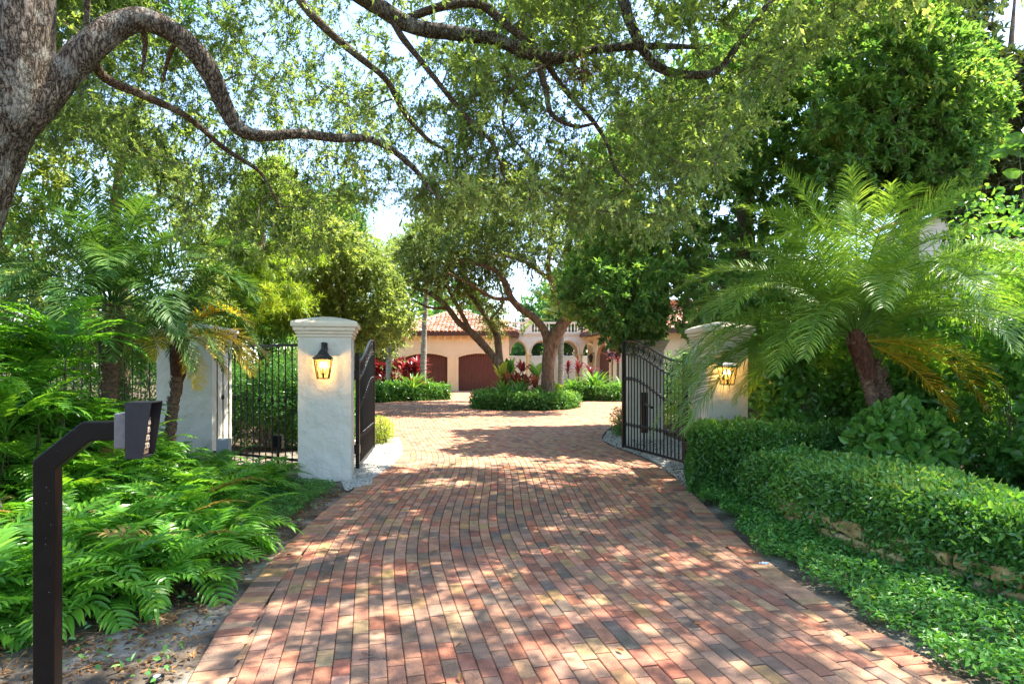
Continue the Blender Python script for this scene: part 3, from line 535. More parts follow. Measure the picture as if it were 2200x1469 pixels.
for i in range(12):
    r_, c_ = divmod(i, 3); c = .03-r_*.034; q = KP(pa(c)+.002, (c_-1)*.034, c)
    g = MB(); box(g, q, (.008, .024, .022), 0, bev=.002); ky = g.build('key', M['key'], kp)
    fc = bpy.data.curves.new('digit', 'FONT'); fc.body = digs[i]; fc.size = .018; fc.align_x = 'CENTER'; fc.align_y = 'CENTER'; fc.extrude = .0004; fc.materials.append(M['ink']); fo = bpy.data.objects.new('digit_text', fc); COL.objects.link(fo); bpy.context.view_layer.update(); dm_ = bpy.data.meshes.new_from_object(fo.evaluated_get(bpy.context.evaluated_depsgraph_get())); bpy.data.objects.remove(fo); fo = bpy.data.objects.new('digit', dm_); COL.objects.link(fo)
    fo.parent = ky; fo.location = Vector(q+np.array([.0048, 0, 0])-WORLD[ky.name]); fo.rotation_euler = (PI/2, 0, PI/2)
t.rotation_euler = (0, 0, math.radians(11))
def utilbox(x, y, z, sz, label, mat, nm='utility_box'):
    t = empty(nm, (x, y, 0), label, 'box'); g = MB(); box(g, (x, y, z), sz, bev=.008); g.build('housing', M[mat], t)
    g = MB(); box(g, (x, y-sz[1]/2-.006, z), (sz[0]*.86, .012, sz[2]*.86), bev=.004); g.build('cover', M[mat], t)
    g = MB(); tube(g, np.array([(x, y, -.02), (x, y, z-sz[2]/2)]), .018, 8); g.build('conduit', M[mat], t, True); return t
utilbox(-4.62, 9.95, .36, (.19, .12, .24), 'grey electrical box at the foot of the iron fence near the palm', 'grey_box')
utilbox(-3.93, 10.4, .38, (.17, .1, .22), 'dark control box with a pale label seen behind the fence bars', 'iron')
utilbox(-3.5, 10.6, .42, (.12, .1, .16), 'small dark outlet box behind the fence beside the lit pillar', 'iron')
t = utilbox(2.62, 12.3, .72, (.13, .13, .8), 'narrow dark gate motor post standing behind the open iron gate', 'iron', 'gate_motor')
g = MB(); tube(g, np.array([(2.62, 12.2, .9), (2.5, 11.1, .9)]), .025, 8); g.build('arm', M['iron'], t, True)
def spot(px, py, label, brass=True):
    y = CZ*F/(py-HZ); x = (px-1100)/F*y; t = empty('path_light', (x, y, 0), label, 'garden light')
    g = MB(); lathe(g, [(0, -.02), (.04, -.02), (.042, .08), (.036, .09), (0, .09)] if brass else [(0, -.02), (.034, -.02), (.036, .012), (.028, .016), (0, .016)], (x, y, 0), 16); g.build('body', M['iron'], t, True)
    g = MB()
    if brass: lathe(g, [(0, .14), (.03, .135), (.05, .115), (.05, .108), (.0, .108)], (x, y, 0), 16); tube(g, np.array([(x, y, .09), (x, y, .112)]), .02, 8)
    else: lathe(g, [(0, .02), (.018, .019), (.02, .016), (0, .014)], (x, y, 0), 16)
    g.build('cap' if brass else 'lens', M['brass' if brass else 'grey_box'], t, True)
spot(543, 1172, 'small brass capped garden light in the ground cover beside the driveway'); spot(337, 1458, 'flat black round well light in the sand at the driveway corner', False)
# low stone edging under the right hedge
t = empty('stone_wall', (2.9, 5.3, 0), 'low wall of rough golden stones half buried under the clipped hedge', 'wall'); g = MB()
ys = 2.6
while ys < 6.4:
    for row in (0, 1):
        l = U(.18, .42); xm = float(SX(ys+l/2)); sl_ = math.atan2(float(SX(ys+l)-SX(ys)), l); h_ = .15 if row == 0 else .13
        box(g, (xm+.13+U(-.02, .02), ys+l/2+row*.1, row*.155+h_/2+.0), (.2, l-.02, h_), -sl_, bev=.022, r=U(0, 1))
    ys += l
st = g.build('stones', M['stone'], t); st.modifiers.new('sub', 'SUBSURF').levels = 2; st.modifiers['sub'].render_levels = 2; st.modifiers['sub'].subdivision_type = 'SIMPLE'
tx = bpy.data.textures.new('rough_stone', 'CLOUDS'); tx.noise_scale = .08; dm = st.modifiers.new('rough', 'DISPLACE'); dm.texture = tx; dm.strength = .035; dm.mid_level = .5; dm.texture_coords = 'GLOBAL'
# ---- house ----------------------------------------------------------------------------------------
def wall_holes(mb, outer, holes, o, ux, th):
    """outer/holes are (s,z) outlines; o the origin, ux the unit direction of s; th thickness behind"""
    o = np.array(o, float); ux = np.array([*ux, 0.0]); n = np.array([-ux[1], ux[0], 0]); loops = [outer]+holes
    pts = [q for l in loops for q in l]; tri = geometry.tessellate_polygon([[Vector((a, b, 0)) for a, b in l] for l in loops])
    f3 = lambda q, k: o+ux*q[0]+np.array([0, 0, q[1]])+n*k; fr = [f3(q, 0) for q in pts]; bk = [f3(q, th) for q in pts]
    T_ = []
    for a, b, c in tri:
        pa, pb, pc = pts[a], pts[b], pts[c]; ar = (pb[0]-pa[0])*(pc[1]-pa[1])-(pb[1]-pa[1])*(pc[0]-pa[0]); T_.append((a, b, c) if ar > 0 else (a, c, b))
    mb.add(fr, T_); mb.add(bk, [t_[::-1] for t_ in T_]); k = 0
    for l in loops:
        m = len(l); 
        for i in range(m): j = (i+1) % m; mb.add([fr[k+i], fr[k+j], bk[k+j], bk[k+i]], [(0, 1, 2, 3)])
        k += m
def arch(x0, x1, z0, zs, rise, n=14):
    c, r = (x0+x1)/2, (x1-x0)/2; return [(x0, z0), (x1, z0)]+[(c+r*math.cos(a), zs+rise*math.sin(a)) for a in np.linspace(0, PI, n)]
def seg_arch(x0, x1, z0, zs, rise, n=12):
    return [(x0, z0), (x1, z0)]+[(x1+(x0-x1)*t_, zs+rise*4*t_*(1-t_)) for t_ in np.linspace(0, 1, n)]
TC = np.array([(.46, .22, .13), (.54, .3, .19), (.6, .38, .26), (.38, .18, .11), (.64, .46, .34)])
def tiles(mb, e0, e1, r0, r1, pitch=.26, course=.36):
    """barrel tiles between eave e0-e1 and ridge r0-r1 (a trapezoid or triangle)"""
    e0, e1, r0, r1 = [np.array(q, float) for q in (e0, e1, r0, r1)]; W = np.linalg.norm(e1-e0); u = (e1-e0)/W; up = r0-e0; up = up-u*np.dot(up, u); Hh = np.linalg.norm(up); w = up/Hh; n = np.cross(u, w); n = n if n[2] > 0 else -n
    a0, a1 = np.dot(r0-e0, u), np.dot(r1-e0, u); nc = int(W/pitch); nr = int(Hh/course); th = np.linspace(0, PI, 6)
    mb.add([e0-n*.02, e1-n*.02, r1-n*.02, r0-n*.02] if np.linalg.norm(r1-r0) > .01 else [e0-n*.02, e1-n*.02, r1-n*.02], [(0, 1, 2, 3)] if np.linalg.norm(r1-r0) > .01 else [(0, 1, 2)], .5, (.3, .13, .08))
    for c in range(nc):
        s = (c+.5)*W/nc
        for r in range(nr):
            h0, h1 = r*Hh/nr, (r+1.12)*Hh/nr; hm = (h0+h1)/2/Hh
            if not (a0*hm+.05 <= s <= W+(a1-W)*hm-.05): continue
            col = TC[rng.integers(len(TC))]*U(.8, 1.15); v = []
            for h, rr, lift in ((h0, pitch*.5, .05), (min(h1, Hh), pitch*.42, .0)):
                for a in th: v.append(e0+u*(s+rr*math.cos(a))+w*h+n*(rr*.75*math.sin(a)+lift))
            mb.add(v, [(i, i+1, i+7, i+6) for i in range(5)], .5, col)
            mb.add([e0+u*(s+pitch*.5*math.cos(a))+w*h0+n*(pitch*.375*math.sin(a)+.05) for a in th]+[e0+u*s+w*h0+n*.03], [(i+1, i, 6) for i in range(5)], .5, col*.8)
def strip(mb, p0, p1, wd, ht, r=.5):
    p0, p1 = np.array(p0, float), np.array(p1, float); d = p1-p0; box(mb, (p0+p1)/2, (np.linalg.norm(d[:2]), wd, ht), math.atan2(d[1], d[0]), r)
gar = empty('garage', (-3.8, 39.3, 0), 'cream garage with two dark brown arched doors under a terracotta tile roof', 'garage')
x0, x1, y0, y1, hz = -7.4, -.2, 39.3, 46.8, 3.55
drs = [(-6.78, -4.08), (-3.4, -.68)]; g = MB()
wall_holes(g, [(0, 0), (x1-x0, 0), (x1-x0, hz), (0, hz)], [seg_arch(a-x0, b-x0, .02, 2.18, .24) for a, b in drs], (x0, y0, 0), (1, 0), .3)
strip(g, (x0+.15, y0+.3, hz/2), (x0+.15, y1, hz/2), .3, hz); strip(g, (x1-.15, y0+.3, hz/2), (x1-.15, y1, hz/2), .3, hz); strip(g, (x0, y1+.15, hz/2), (x1, y1+.15, hz/2), .3, hz); g.build('wall', M['wall_paint'], gar)
for a, b in drs:
    g = MB(); o_ = seg_arch(a-.2-x0, b+.2-x0, .0, 2.2, .44); i_ = seg_arch(a-x0, b-x0, .021, 2.17, .24); q = [o_[0]]+[(a-x0, 0)]+[i_[0]]+i_[2:][::-1]+[i_[1]]+[(b-x0, 0)]+o_[1:]
    wall_holes(g, [o_[0], (a-x0, 0), *i_[2:][::-1], (b-x0, 0), *o_[1:]], [], (x0, y0-.06, 0), (1, 0), .058); g.build('door_surround', M['trim_paint'], gar)
    g = MB(); n = 18
    for k in range(n):
        xa = a+(b-a)*k/n; xb = a+(b-a)*(k+1)/n; tm = (k+.5)/n; box(g, ((xa+xb)/2, y0+.2, (2.2+.24*4*tm*(1-tm))/2), (xb-xa-.016, .05, 2.2+.24*4*tm*(1-tm)), bev=.006)
    strip(g, (a, y0+.24, 1.15), (b, y0+.24, 1.15), .02, 2.3); g.build('garage_door', M['door_wood'], gar)
g = MB(); strip(g, (x0-.25, y0-.42, 3.62), (x1+.6, y0-.42, 3.62), .1, .2); strip(g, (x0-.25, y0-.36, 3.62), (x0-.25, y1+.4, 3.62), .1, .2); strip(g, (x1+.6, y0-.36, 3.62), (x1+.6, y1+.4, 3.62), .1, .2); box(g, ((x0+x1)/2+.15, (y0+y1)/2, 3.575), (x1-x0+.8, y1-y0+.8, .04)); g.build('fascia', M['fascia'], gar)
g = MB(); strip(g, (x0, y0-.02, 3.4), (x1, y0-.02, 3.4), .04, .26)
for k in range(15): box(g, (x0+.25+k*.49, y0-.16, 3.44), (.13, .26, .2), bev=.02)
g.build('eave_corbels', M['trim_paint'], gar)
g = MB(); ez, rz_ = 3.74, 5.35; ex0, ex1, ey0, ey1 = x0-.32, x1+.68, y0-.5, y1+.4; ym = (ey0+ey1)/2; ra, rb = (ex0+3.6, ym, rz_), (ex1-3.9, ym, rz_)
tiles(g, (ex0, ey0, ez), (ex1, ey0, ez), ra, rb); tiles(g, (ex1, ey0, ez), (ex1, ey1, ez), rb, rb); tiles(g, (ex0, ey1, ez), (ex0, ey0, ez), ra, ra); tiles(g, (ex1, ey1, ez), (ex0, ey1, ez), rb, ra)
for p0, p1 in (((ex0, ey0, ez), ra), ((ex1, ey0, ez), rb), (ra, rb)):
    p0, p1 = np.array(p0), np.array(p1); L = np.linalg.norm(p1-p0); m = max(2, int(L/.36))
    for k in range(m): c0, c1 = p0+(p1-p0)*k/m, p0+(p1-p0)*(k+1.1)/m; b4 = g.n; tube(g, np.array([c0, c1])+[0, 0, .06], [.13, .105], 8); g.c.append(np.tile(TC[rng.integers(5)]*U(.8, 1.1), (g.n-b4, 1)))
g.build('roof', M['tile'], gar)
t = empty('chimney_stack', (-.7, 46.5, 0), 'salmon chimney stack rising behind the garage roof', 'chimney'); g = MB(); box(g, (-.7, 46.5, 2.4), (.85, .85, 4.9)); g.build('stack', M['trim_paint'], t); g = MB(); box(g, (-.7, 46.5, 4.92), (1.08, 1.08, .16), bev=.03); box(g, (-.7, 46.5, 5.05), (.8, .8, .1), bev=.02); g.build('cap', M['trim_paint'], t)
# loggia
lg = empty('loggia', (2.9, 43, 0), 'cream arcade with round arches, medallions and a balustraded terrace above', 'arcade')
cols = [-.25, 1.16, 2.97, 4.77, 6.4]
for row, yb in ((0, 43.0), (1, 45.3)):
    g = MB(); outer = [(-.4+.4, 3.9), (0, 2.48)]; lx = -.4; pts = [(0, 2.48)]
    for a, b in zip(cols[:-1], cols[1:]):
        pts += [(a+.17-lx, 2.48)]+[((a+b)/2-lx-((b-a)/2-.17)*math.cos(q), 2.48+.84*math.sin(q)) for q in np.linspace(0, PI, 16)]
    pts += [(7.2-lx, 2.48), (7.2-lx, 3.9), (0, 3.9)]; wall_holes(g, pts, [], (lx, yb, 0), (1, 0), .4); g.build('arcade_wall', M['cream'], lg)
    if row == 0:
        for a, b in zip(cols[:-1], cols[1:]):
            g = MB(); tube(g, np.array([((a+b)/2-((b-a)/2-.11)*math.cos(q), yb-.01, 2.5+.9*math.sin(q)) for q in np.linspace(0, PI, 20)]), .055, 6); g.build('arch_moulding', M['trim_paint'], lg, True)
    for x in cols[1:4]:
        g = MB(); lathe(g, [(0, 0), (.22, 0), (.22, .12), (.16, .18), (.125, .26), (.115, 2.2), (.15, 2.25), (.13, 2.29), (.17, 2.36)], (x, yb+.2, 0), 16); box(g, (x, yb+.2, 2.42), (.44, .44, .116), bev=.02); g.build('column', M['trim_paint'], lg, True)
g = MB(); box(g, (3.2, 44.25, 3.86), (7.2, 2.1, .12)); g.build('terrace_slab', M['cream'], lg)
g = MB(); strip(g, (-.4, 42.96, 3.9), (5.3, 42.96, 3.9), .2, .12); strip(g, (-.4, 42.98, 3.79), (5.3, 42.98, 3.79), .12, .1); g.build('cornice', M['cream'], lg)
for x in (1.16, 2.97, 4.77):
    g = MB(); lathe(g, [(0, .07), (.08, .07), (.12, .03), (.15, .05), (.21, .05), (.23, 0)], (x, 42.99, 3.3), 20, ax=np.array([[1, 0, 0], [0, 0, 1], [0, -1, 0]])); g.build('medallion', M['trim_paint'], lg, True)
bl = []
for i in range(len(cols)-2):
    a, b = cols[i]+.3, cols[i+1]-.3; n = max(3, int((b-a)/.2))
    for k in range(n):
        x = a+(b-a)*(k+.5)/n; g = MB(); lathe(g, [(.055, 0), (.055, .05), (.03, .08), (.06, .22), (.055, .3), (.028, .48), (.04, .54), (.055, .6)], (x, 43.12, 3.96), 10); g.build('baluster', M['cream'], lg, True)
g = MB(); strip(g, (-.4, 43.12, 4.62), (5.3, 43.12, 4.62), .22, .1); g.build('handrail', M['cream'], lg)
for x in (1.16, 4.77):
    g = MB(); box(g, (x, 43.15, 4.4), (.46, .44, .9), bev=.02); box(g, (x, 43.15, 4.72), (.52, .5, .07), bev=.02); box(g, (x, 43.15, 4.88), (.6, .56, .09), bev=.03); ps = g.build('post', M['cream'], lg)
    g = MB(); lathe(g, [(0, 4.92), (.12, 4.93), (.08, 4.98), (.17, 5.06), (.2, 5.15), (.17, 5.25), (.09, 5.32), (0, 5.34)], (x, 43.15, 0), 16); g.build('finial', M['cream'], ps, True)
t = MB(); box(t, (3, 47.6, 1.15), (16, .2, 2.3)); box(t, (3, 47.6, 2.34), (16, .3, .1), bev=.02); tag(t.build('garden_wall', M['white_wall'], origin=(3, 47.6, 0)), 'plain white garden wall seen through the arches', 'wall')
# right wing of the house
rw = empty('house_wing', (8, 41, 0), 'cream house wing with pointed doorway, corbelled eave and tiled roof behind the gate', 'house')
A_, B_ = np.array([5.6, 43.0]), np.array([6.42, 38.2]); wl = np.linalg.norm(B_-A_); du = (B_-A_)/wl; g = MB()
gd = [(1.0, .02), (3.7, .02), (3.7, 2.0), (3.62, 2.3), (3.3, 2.75), (2.35, 3.1), (1.4, 2.75), (1.08, 2.3), (1.0, 2.0)]
wall_holes(g, [(0, 0), (wl, 0), (wl, 3.7), (0, 3.7)], [gd], (*A_, 0), du, .3); strip(g, (6.42, 38.2+.15, 1.85), (17, 38.35, 1.85), .3, 3.7); strip(g, (5.6, 46, 1.85), (17, 46, 1.85), .3, 3.7); strip(g, (17, 38.2, 1.85), (17, 46, 1.85), .3, 3.7); g.build('wall', M['wall_paint'], rw)
nrm = np.array([du[1], -du[0]]); q = [(2.35+(a-2.35)*1.22, .0 if b < .1 else b*1.07) for a, b in gd]; g = MB()
wall_holes(g, [q[0], gd[0], *gd[2:][::-1], gd[1], *q[1:]], [], (*(A_+nrm*.07), 0), du, .068); g.build('door_surround', M['trim_paint'], rw)
g = MB()
wall_holes(g, gd, [], (*(A_-nrm*.18), 0), du, .06); g.build('door', M['door_wood'], rw)
for s_ in (.35, 4.3):
    c = A_+du*s_+nrm*.25; lm = empty('wall_lantern', (*c, 2.1), 'small dark unlit lantern beside the pointed doorway', 'lantern', 'lanterns beside the doorway'); g = MB(); lathe(g, [(0, -.25), (.09, -.25), (.15, .12), (.2, .14), (.08, .3), (0, .34)], (*c, 2.1), 8); g.build('body', M['iron'], lm); g = MB(); c2 = c-nrm*.24; tube(g, np.array([(*c2, 2.5), (*(c+nrm*0), 2.44)]), .03, 6); g.build('bracket', M['iron'], lm)
a2, b2 = A_+nrm*.85-du*.3, B_+nrm*.85+du*.6; ez = 3.86; g = MB(); strip(g, (*a2, ez-.12), (*b2, ez-.12), .1, .24); strip(g, (*b2, ez-.12), (17.5, b2[1], ez-.12), .1, .24)
g.poly([(*a2, ez-.2), (*b2, ez-.2), (17.5, b2[1], ez-.2), (17.5, 44, ez-.2)][::-1]); g.build('fascia', M['fascia'], rw)
g = MB()
for k in range(11): c = A_+du*(.1+k*.47)+nrm*.3; box(g, (*c, 3.52), (.16, .6, .22), math.atan2(du[1], du[0]), bev=.03)
strip(g, (*(A_+nrm*.03), 3.55), (*(B_+nrm*.03), 3.55), .06, .3); g.build('eave_corbels', M['trim_paint'], rw)
g = MB(); R0, R1 = (9.6, 42.3, 5.9), (17.5, 42.3, 5.9); tiles(g, (*a2, ez), (*b2, ez), R0, R0); tiles(g, (*b2, ez), (17.5, b2[1], ez), R0, R1); tiles(g, (17.5, 46.5, ez), (*a2, ez), R1, R0); g.build('roof', M['tile'], rw)
g = MB(); tube(g, np.array([(6.5, 38.02, 0), (6.5, 38.02, 3.6)]), .06, 8); g.build('downpipe', M['fascia'], rw, True)
# neighbouring house, upper right
nb = empty('neighbour_house', (22, 26, 0), 'pale two storey neighbouring house glimpsed through the trees', 'house'); g = MB(); box(g, (22.5, 27, 4), (9, 8, 8)); g.build('wall', M['cream'], nb)
for z in (2.2, 5.6):
    for x in (20, 23): g = MB(); box(g, (x, 22.97, z), (1.2, .1, 1.6)); fr = g.build('window', M['cream'], nb); g = MB(); box(g, (x, 22.915, z), (1, .05, 1.4)); g.build('pane', M['ink'], fr)
g = MB(); tiles(g, (17.5, 22.4, 8), (27.5, 22.4, 8), (22, 27, 10), (23, 27, 10), .4, .6); tiles(g, (17.5, 31.6, 8), (17.5, 22.4, 8), (22, 27, 10), (22, 27, 10), .4, .6); g.build('roof', M['tile'], nb)
# ---- plants ---------------------------------------------------------------------------------------
def n3(p, s, ph=0.0):
    """cheap smooth noise in about -1..1 for clumping"""
    x, y, z = p[:, 0]*s+ph, p[:, 1]*s+ph*1.7, p[:, 2]*s-ph
    return (np.sin(x*1.3+1.7*np.sin(y*.9+z*.4))+np.sin(y*1.7+1.3*np.sin(z*1.1+x*.5))+np.sin(z*1.9+1.5*np.sin(x*.8-y*.6)))/3
class Skel:
    def __init__(s): s.p = np.zeros((60000, 3)); s.r = np.zeros(60000); s.n = 0
    def put(s, p, r): k = len(p); s.p[s.n:s.n+k] = p; s.r[s.n:s.n+k] = r; s.n += k
def limb(mb, sk, pts, rad, k=12, rough=.03, step=.12):
    pts = np.asarray(pts, float); rad = np.asarray(rad, float) if np.ndim(rad) else None
    q = catmull(np.concatenate([pts, rad[:, None]], 1), step); R = np.maximum(q[:, 3], .006); tube(mb, q[:, :3], R, k, .5, rough); sk.put(q[:, :3], R)
def grow(mb, sk, att, up=.12, rmax=.05, k=5):
    """join every attractor to the nearest bit of branch, nearest first, so that branches fork"""
    d0 = np.array([np.min(np.sum((sk.p[:sk.n]-a)**2, 1)) for a in att]); tips = []; dirs = []
    for a in att[np.argsort(d0)]:
        dd = np.sum((sk.p[:sk.n]-a)**2, 1); j = int(np.argmin(dd)); o = sk.p[j]; L = math.sqrt(dd[j])
        if L < .02: continue
        m = (o+a)/2+rdir(1)[0]*L*.14+np.array([0, 0, up*L]); n = max(3, int(L/.16)+1); t = np.linspace(0, 1, n)[:, None]
        q = o*(1-t)**2+m*2*t*(1-t)+a*t*t; q[1:-1] += rng.normal(0, .012, (n-2, 3))*min(1, L*2); r0 = min(sk.r[j]*.75, .006+.012*L, rmax); R = np.linspace(r0, .0045, n); tube(mb, q, R, k); sk.put(q[1:], R[1:]); tips.append(a); dirs.append(q[-1]-q[-2])
    return np.array(tips), unit(np.array(dirs))
def sprays(cr, tw, tips, dirs, per, sl, kk, L, W, spread=.9, grav=.12, oval=False, upn=.8, young=.0, whorl=False, tr=.0022):
    """leafy shoots round each tip"""
    n = len(tips)*per; p = np.repeat(tips, per, 0); d = unit(np.repeat(dirs, per, 0)*.55+rdir(n)*spread); l = U(sl*.55, sl*1.3, n); p = p-d*l[:, None]*.1
    end = p+d*l[:, None]-np.array([0, 0, 1.0])*(grav*l)[:, None]; mid = (p+end)/2+np.array([0, 0, 1.0])*(grav*.5*l)[:, None]; thin(tw, p, mid, end, tr, tr*.5)
    cl = np.clip(.45+.3*n3(p, 1.1, 3.0)+rng.normal(0, .1, n), 0, 1)
    t = (U(.72, 1.02, (n, kk)) if whorl else U(.08, 1.03, (n, kk)))[..., None]; b = p[:, None]*(1-t)**2+mid[:, None]*2*t*(1-t)+end[:, None]*t*t
    dd = unit(d[:, None]*(.75 if not whorl else .35)+unit(rng.normal(0, 1, (n, kk, 3)))*.9); nn = unit(rng.normal(0, 1, (n, kk, 3)))*(1-upn)+np.array([0, 0, upn])
    r = np.clip(cl[:, None]+rng.normal(0, .14, (n, kk))+young*(t[..., 0]-.6), 0, 1); m = n*kk
    leaves(cr, b.reshape(m, 3), dd.reshape(m, 3), nn.reshape(m, 3), U(L*.6, L*1.25, m), U(W*.7, W*1.2, m), r.ravel(), .18, .12, oval)
def inimg(p, poly): x, y = proj(p); return inpoly(x, y, poly)
def imgpts(n, poly, y0, y1, keep=None):
    """points spread through the depth range y0..y1 behind an outline of the crown"""
    poly = np.array(poly, float); a, b = poly.min(0), poly.max(0); m = n*9; x, y = U(a[0], b[0], m), U(a[1], b[1], m); k = inpoly(x, y, poly); Y = (U(y0**3, y1**3, m))**(1/3); p = np.stack([(x-1100)/F*Y, Y, CZ-(y-HZ)/F*Y], 1)[k]
    if keep is not None: p = p[keep(p)]
    return p[:n]
def tree(name, loc, label, cat='tree', group=None): return empty(name, loc, label, cat, group)
K = DENS
# 1. the big oak whose trunk stands at the left and whose limbs arch over the drive
def build_oak():
    t = tree('oak_tree', (-5.1, 5.0, 0), 'large spreading oak with rough grey trunk arching its limbs over the driveway'); sk = Skel()
    pz = lambda *q: np.array([P(*a) for a in q])
    g = MB(); tr = pz((-120, 1170, 5), (-165, 900, 5), (-140, 680, 5), (-92, 500, 5), (-36, 330, 5), (18, 170, 5), (42, 0, 5), (40, -160, 5), (10, -330, 5), (-30, -560, 5)); limb(g, sk, tr, [.42, .34, .3, .27, .265, .27, .24, .22, .19, .14], 40, .022, .05); g.build('trunk', M['oak_bark'], t, True)
    L = [([(10, 290, 5.05), (70, 240, 5.1), (125, 172, 5.2), (190, 105, 5.3), (245, 60, 5.4), (300, 42, 5.5), (360, 62, 5.6), (420, 112, 5.75), (458, 170, 5.9), (480, 222, 6.0), (515, 278, 6.1), (570, 292, 6.25), (650, 288, 6.4), (720, 297, 6.6), (790, 298, 6.8), (850, 328, 7.0), (895, 368, 7.2), (922, 405, 7.3), (945, 428, 7.4)], [.15, .15, .145, .14, .13, .118, .115, .112, .108, .102, .09, .066, .062, .058, .052, .046, .04, .03, .018]),
         ([(40, -120, 5), (170, -260, 5.5), (380, -300, 6.3), (580, -170, 7), (720, -50, 7.5), (800, 5, 7.8), (880, 55, 8), (960, 70, 8.1), (1060, 84, 8.2), (1130, 112, 8.3), (1195, 126, 8.4), (1290, 106, 8.6), (1400, 100, 8.8), (1520, 102, 9.2)], [.2, .18, .165, .15, .14, .13, .115, .11, .1, .1, .09, .062, .055, .03]),
         ([(380, -300, 6.3), (760, -420, 7.2), (1100, -250, 8), (1250, -130, 8.3), (1325, -30, 8.5), (1355, 50, 8.5), (1390, 120, 8.5), (1425, 150, 8.5), (1490, 162, 8.6), (1545, 150, 8.7), (1590, 90, 8.9), (1650, 10, 9.2), (1720, -80, 9.6)], [.14, .13, .12, .11, .1, .085, .075, .07, .066, .06, .055, .05, .04]),
         ([(860, 45, 8), (960, 12, 8.2), (1030, 10, 8.4), (1090, 55, 8.4), (1150, 108, 8.35)], [.06, .07, .07, .065, .06]),
         ([(1150, 120, 8.35), (1172, 190, 8.2), (1185, 245, 8.1), (1235, 272, 8), (1280, 265, 8)], [.055, .048, .04, .03, .02]),
         ([(1165, 125, 8.35), (1215, 195, 8.5), (1270, 255, 8.6), (1305, 310, 8.7), (1325, 365, 8.7), (1370, 412, 8.8)], [.05, .042, .038, .034, .028, .016]),
         ([(580, -170, 7), (640, -10, 7.2), (700, 62, 7.4), (770, 122, 7.6), (830, 172, 7.8), (868, 240, 8), (920, 300, 8.1), (985, 335, 8.3)], [.08, .062, .055, .05, .044, .04, .03, .016]),
         ([(830, 20, 7.9), (862, 78, 7.9), (905, 132, 8), (955, 195, 8), (1010, 260, 8.1), (1060, 312, 8.1), (1080, 375, 8.2)], [.055, .05, .045, .04, .036, .03, .014]),
         ([(190, 110, 5.3), (225, 168, 5.6), (300, 202, 5.9), (400, 250, 6.3), (480, 318, 6.6), (560, 372, 6.9), (600, 445, 7.2)], [.055, .05, .045, .038, .03, .024, .012]),
         ([(300, 45, 5.5), (312, 90, 5.6), (305, 160, 5.7)], [.03, .026, .012]), ([(385, 75, 5.65), (362, 125, 5.8), (350, 178, 5.9)], [.03, .024, .012]), ([(188, -40, 5.6), (186, 40, 5.7), (182, 80, 5.8)], [.035, .03, .018]),
         ([(1190, 130, 8.4), (1110, 180, 8.0), (1080, 260, 7.8), (1130, 330, 7.7)], [.03, .026, .02, .01]),
         ([(40, -160, 5), (-100, -330, 6), (-200, -420, 7.5), (-150, -420, 9)], [.16, .13, .1, .06]), ([(380, -300, 6.3), (520, -600, 7), (900, -900, 7.4), (1500, -900, 8)], [.12, .1, .08, .04]), ([(1100, -250, 8), (1500, -380, 9), (1900, -420, 10.5), (2200, -380, 12)], [.09, .08, .06, .03]), ([(720, -50, 7.5), (900, -260, 9.5), (1150, -160, 11.5), (1300, -60, 13)], [.09, .08, .06, .03])]
    LS_ = np.concatenate([catmull(np.array(pts, float), .3*60)[:, :3] for pts, rad in L[:13]])
    for li, (pts, rad) in enumerate(L): g = MB(); limb(g, sk, pz(*pts), np.array(rad)*(np.linspace(.92, .72, len(rad)) if li == 0 else .84), 16 if rad[0] > .06 else 9, .035, .06); g.build('limb', M['oak_bark' if rad[0] >= .14 else 'limb_bark'], t, True)
    gaps = [(860, 110, 42, 60), (905, 185, 60, 45), (1085, 235, 45, 50), (760, 470, 70, 55), (930, 270, 40, 40), (700, 400, 45, 40), (590, 330, 30, 18), (1130, 300, 35, 35), (840, 440, 50, 30), (1170, 330, 45, 40), (640, 350, 40, 30)]
    lowx, lowy = [-300, 0, 200, 330, 420, 540, 650, 740, 830, 950, 1060, 1150, 1270, 1400, 1500, 1560, 1660, 1760, 1850, 2300], [300, 330, 300, 400, 520, 540, 560, 470, 420, 470, 420, 420, 470, 500, 430, 340, 190, 90, 20, -90]
    def keep(p):
        x, y = proj(p); ok = y < np.interp(x, lowx, lowy)+rng.normal(0, 14, len(p))
        for gx, gy, gw, gh in [(g_[0], g_[1], g_[2]*.66, g_[3]*.66) for g_ in gaps]: ok &= ~((((x-gx)/gw)**2+((y-gy)/gh)**2 < 1) & (U(0, 1, len(p)) < .93))
        ok &= n3(p, 1.3, 1.3) > -.4
        far_ = np.ones(len(p), bool)
        for a0 in range(0, len(p), 4000):
            dx = x[a0:a0+4000, None]-LS_[None, :, 0]; dy = y[a0:a0+4000, None]-LS_[None, :, 1]; far_[a0:a0+4000] = ~np.any((dx*dx+dy*dy < 46**2) & (p[a0:a0+4000, 1:2] < LS_[None, :, 2]+.25), 1)
        ok &= far_ | (U(0, 1, len(p)) < .06)
        ok &= ~((x < 130) & (y < 480) & (p[:, 1] < 5.6)) & ~((x > 150) & (x < 560) & (y < 300) & (p[:, 1] < 6.0))
        sh = p-TOSUN[None]*(p[:, 2:]/TOSUN[2]); ok &= ~((p[:, 2] > 2.5) & (sh[:, 0] > -2.4) & (sh[:, 0] < 2.5) & (sh[:, 1] > .5) & (sh[:, 1] < 12) & (n3(sh*[1, 1, 0]+[0, 0, 2.0], 2.6, .6) > .16-.3*(np.abs(sh[:, 1]-9.4) < 1.3)) & (U(0, 1, len(p)) < np.where(sh[:, 1] < 7.6, .3, .8)))
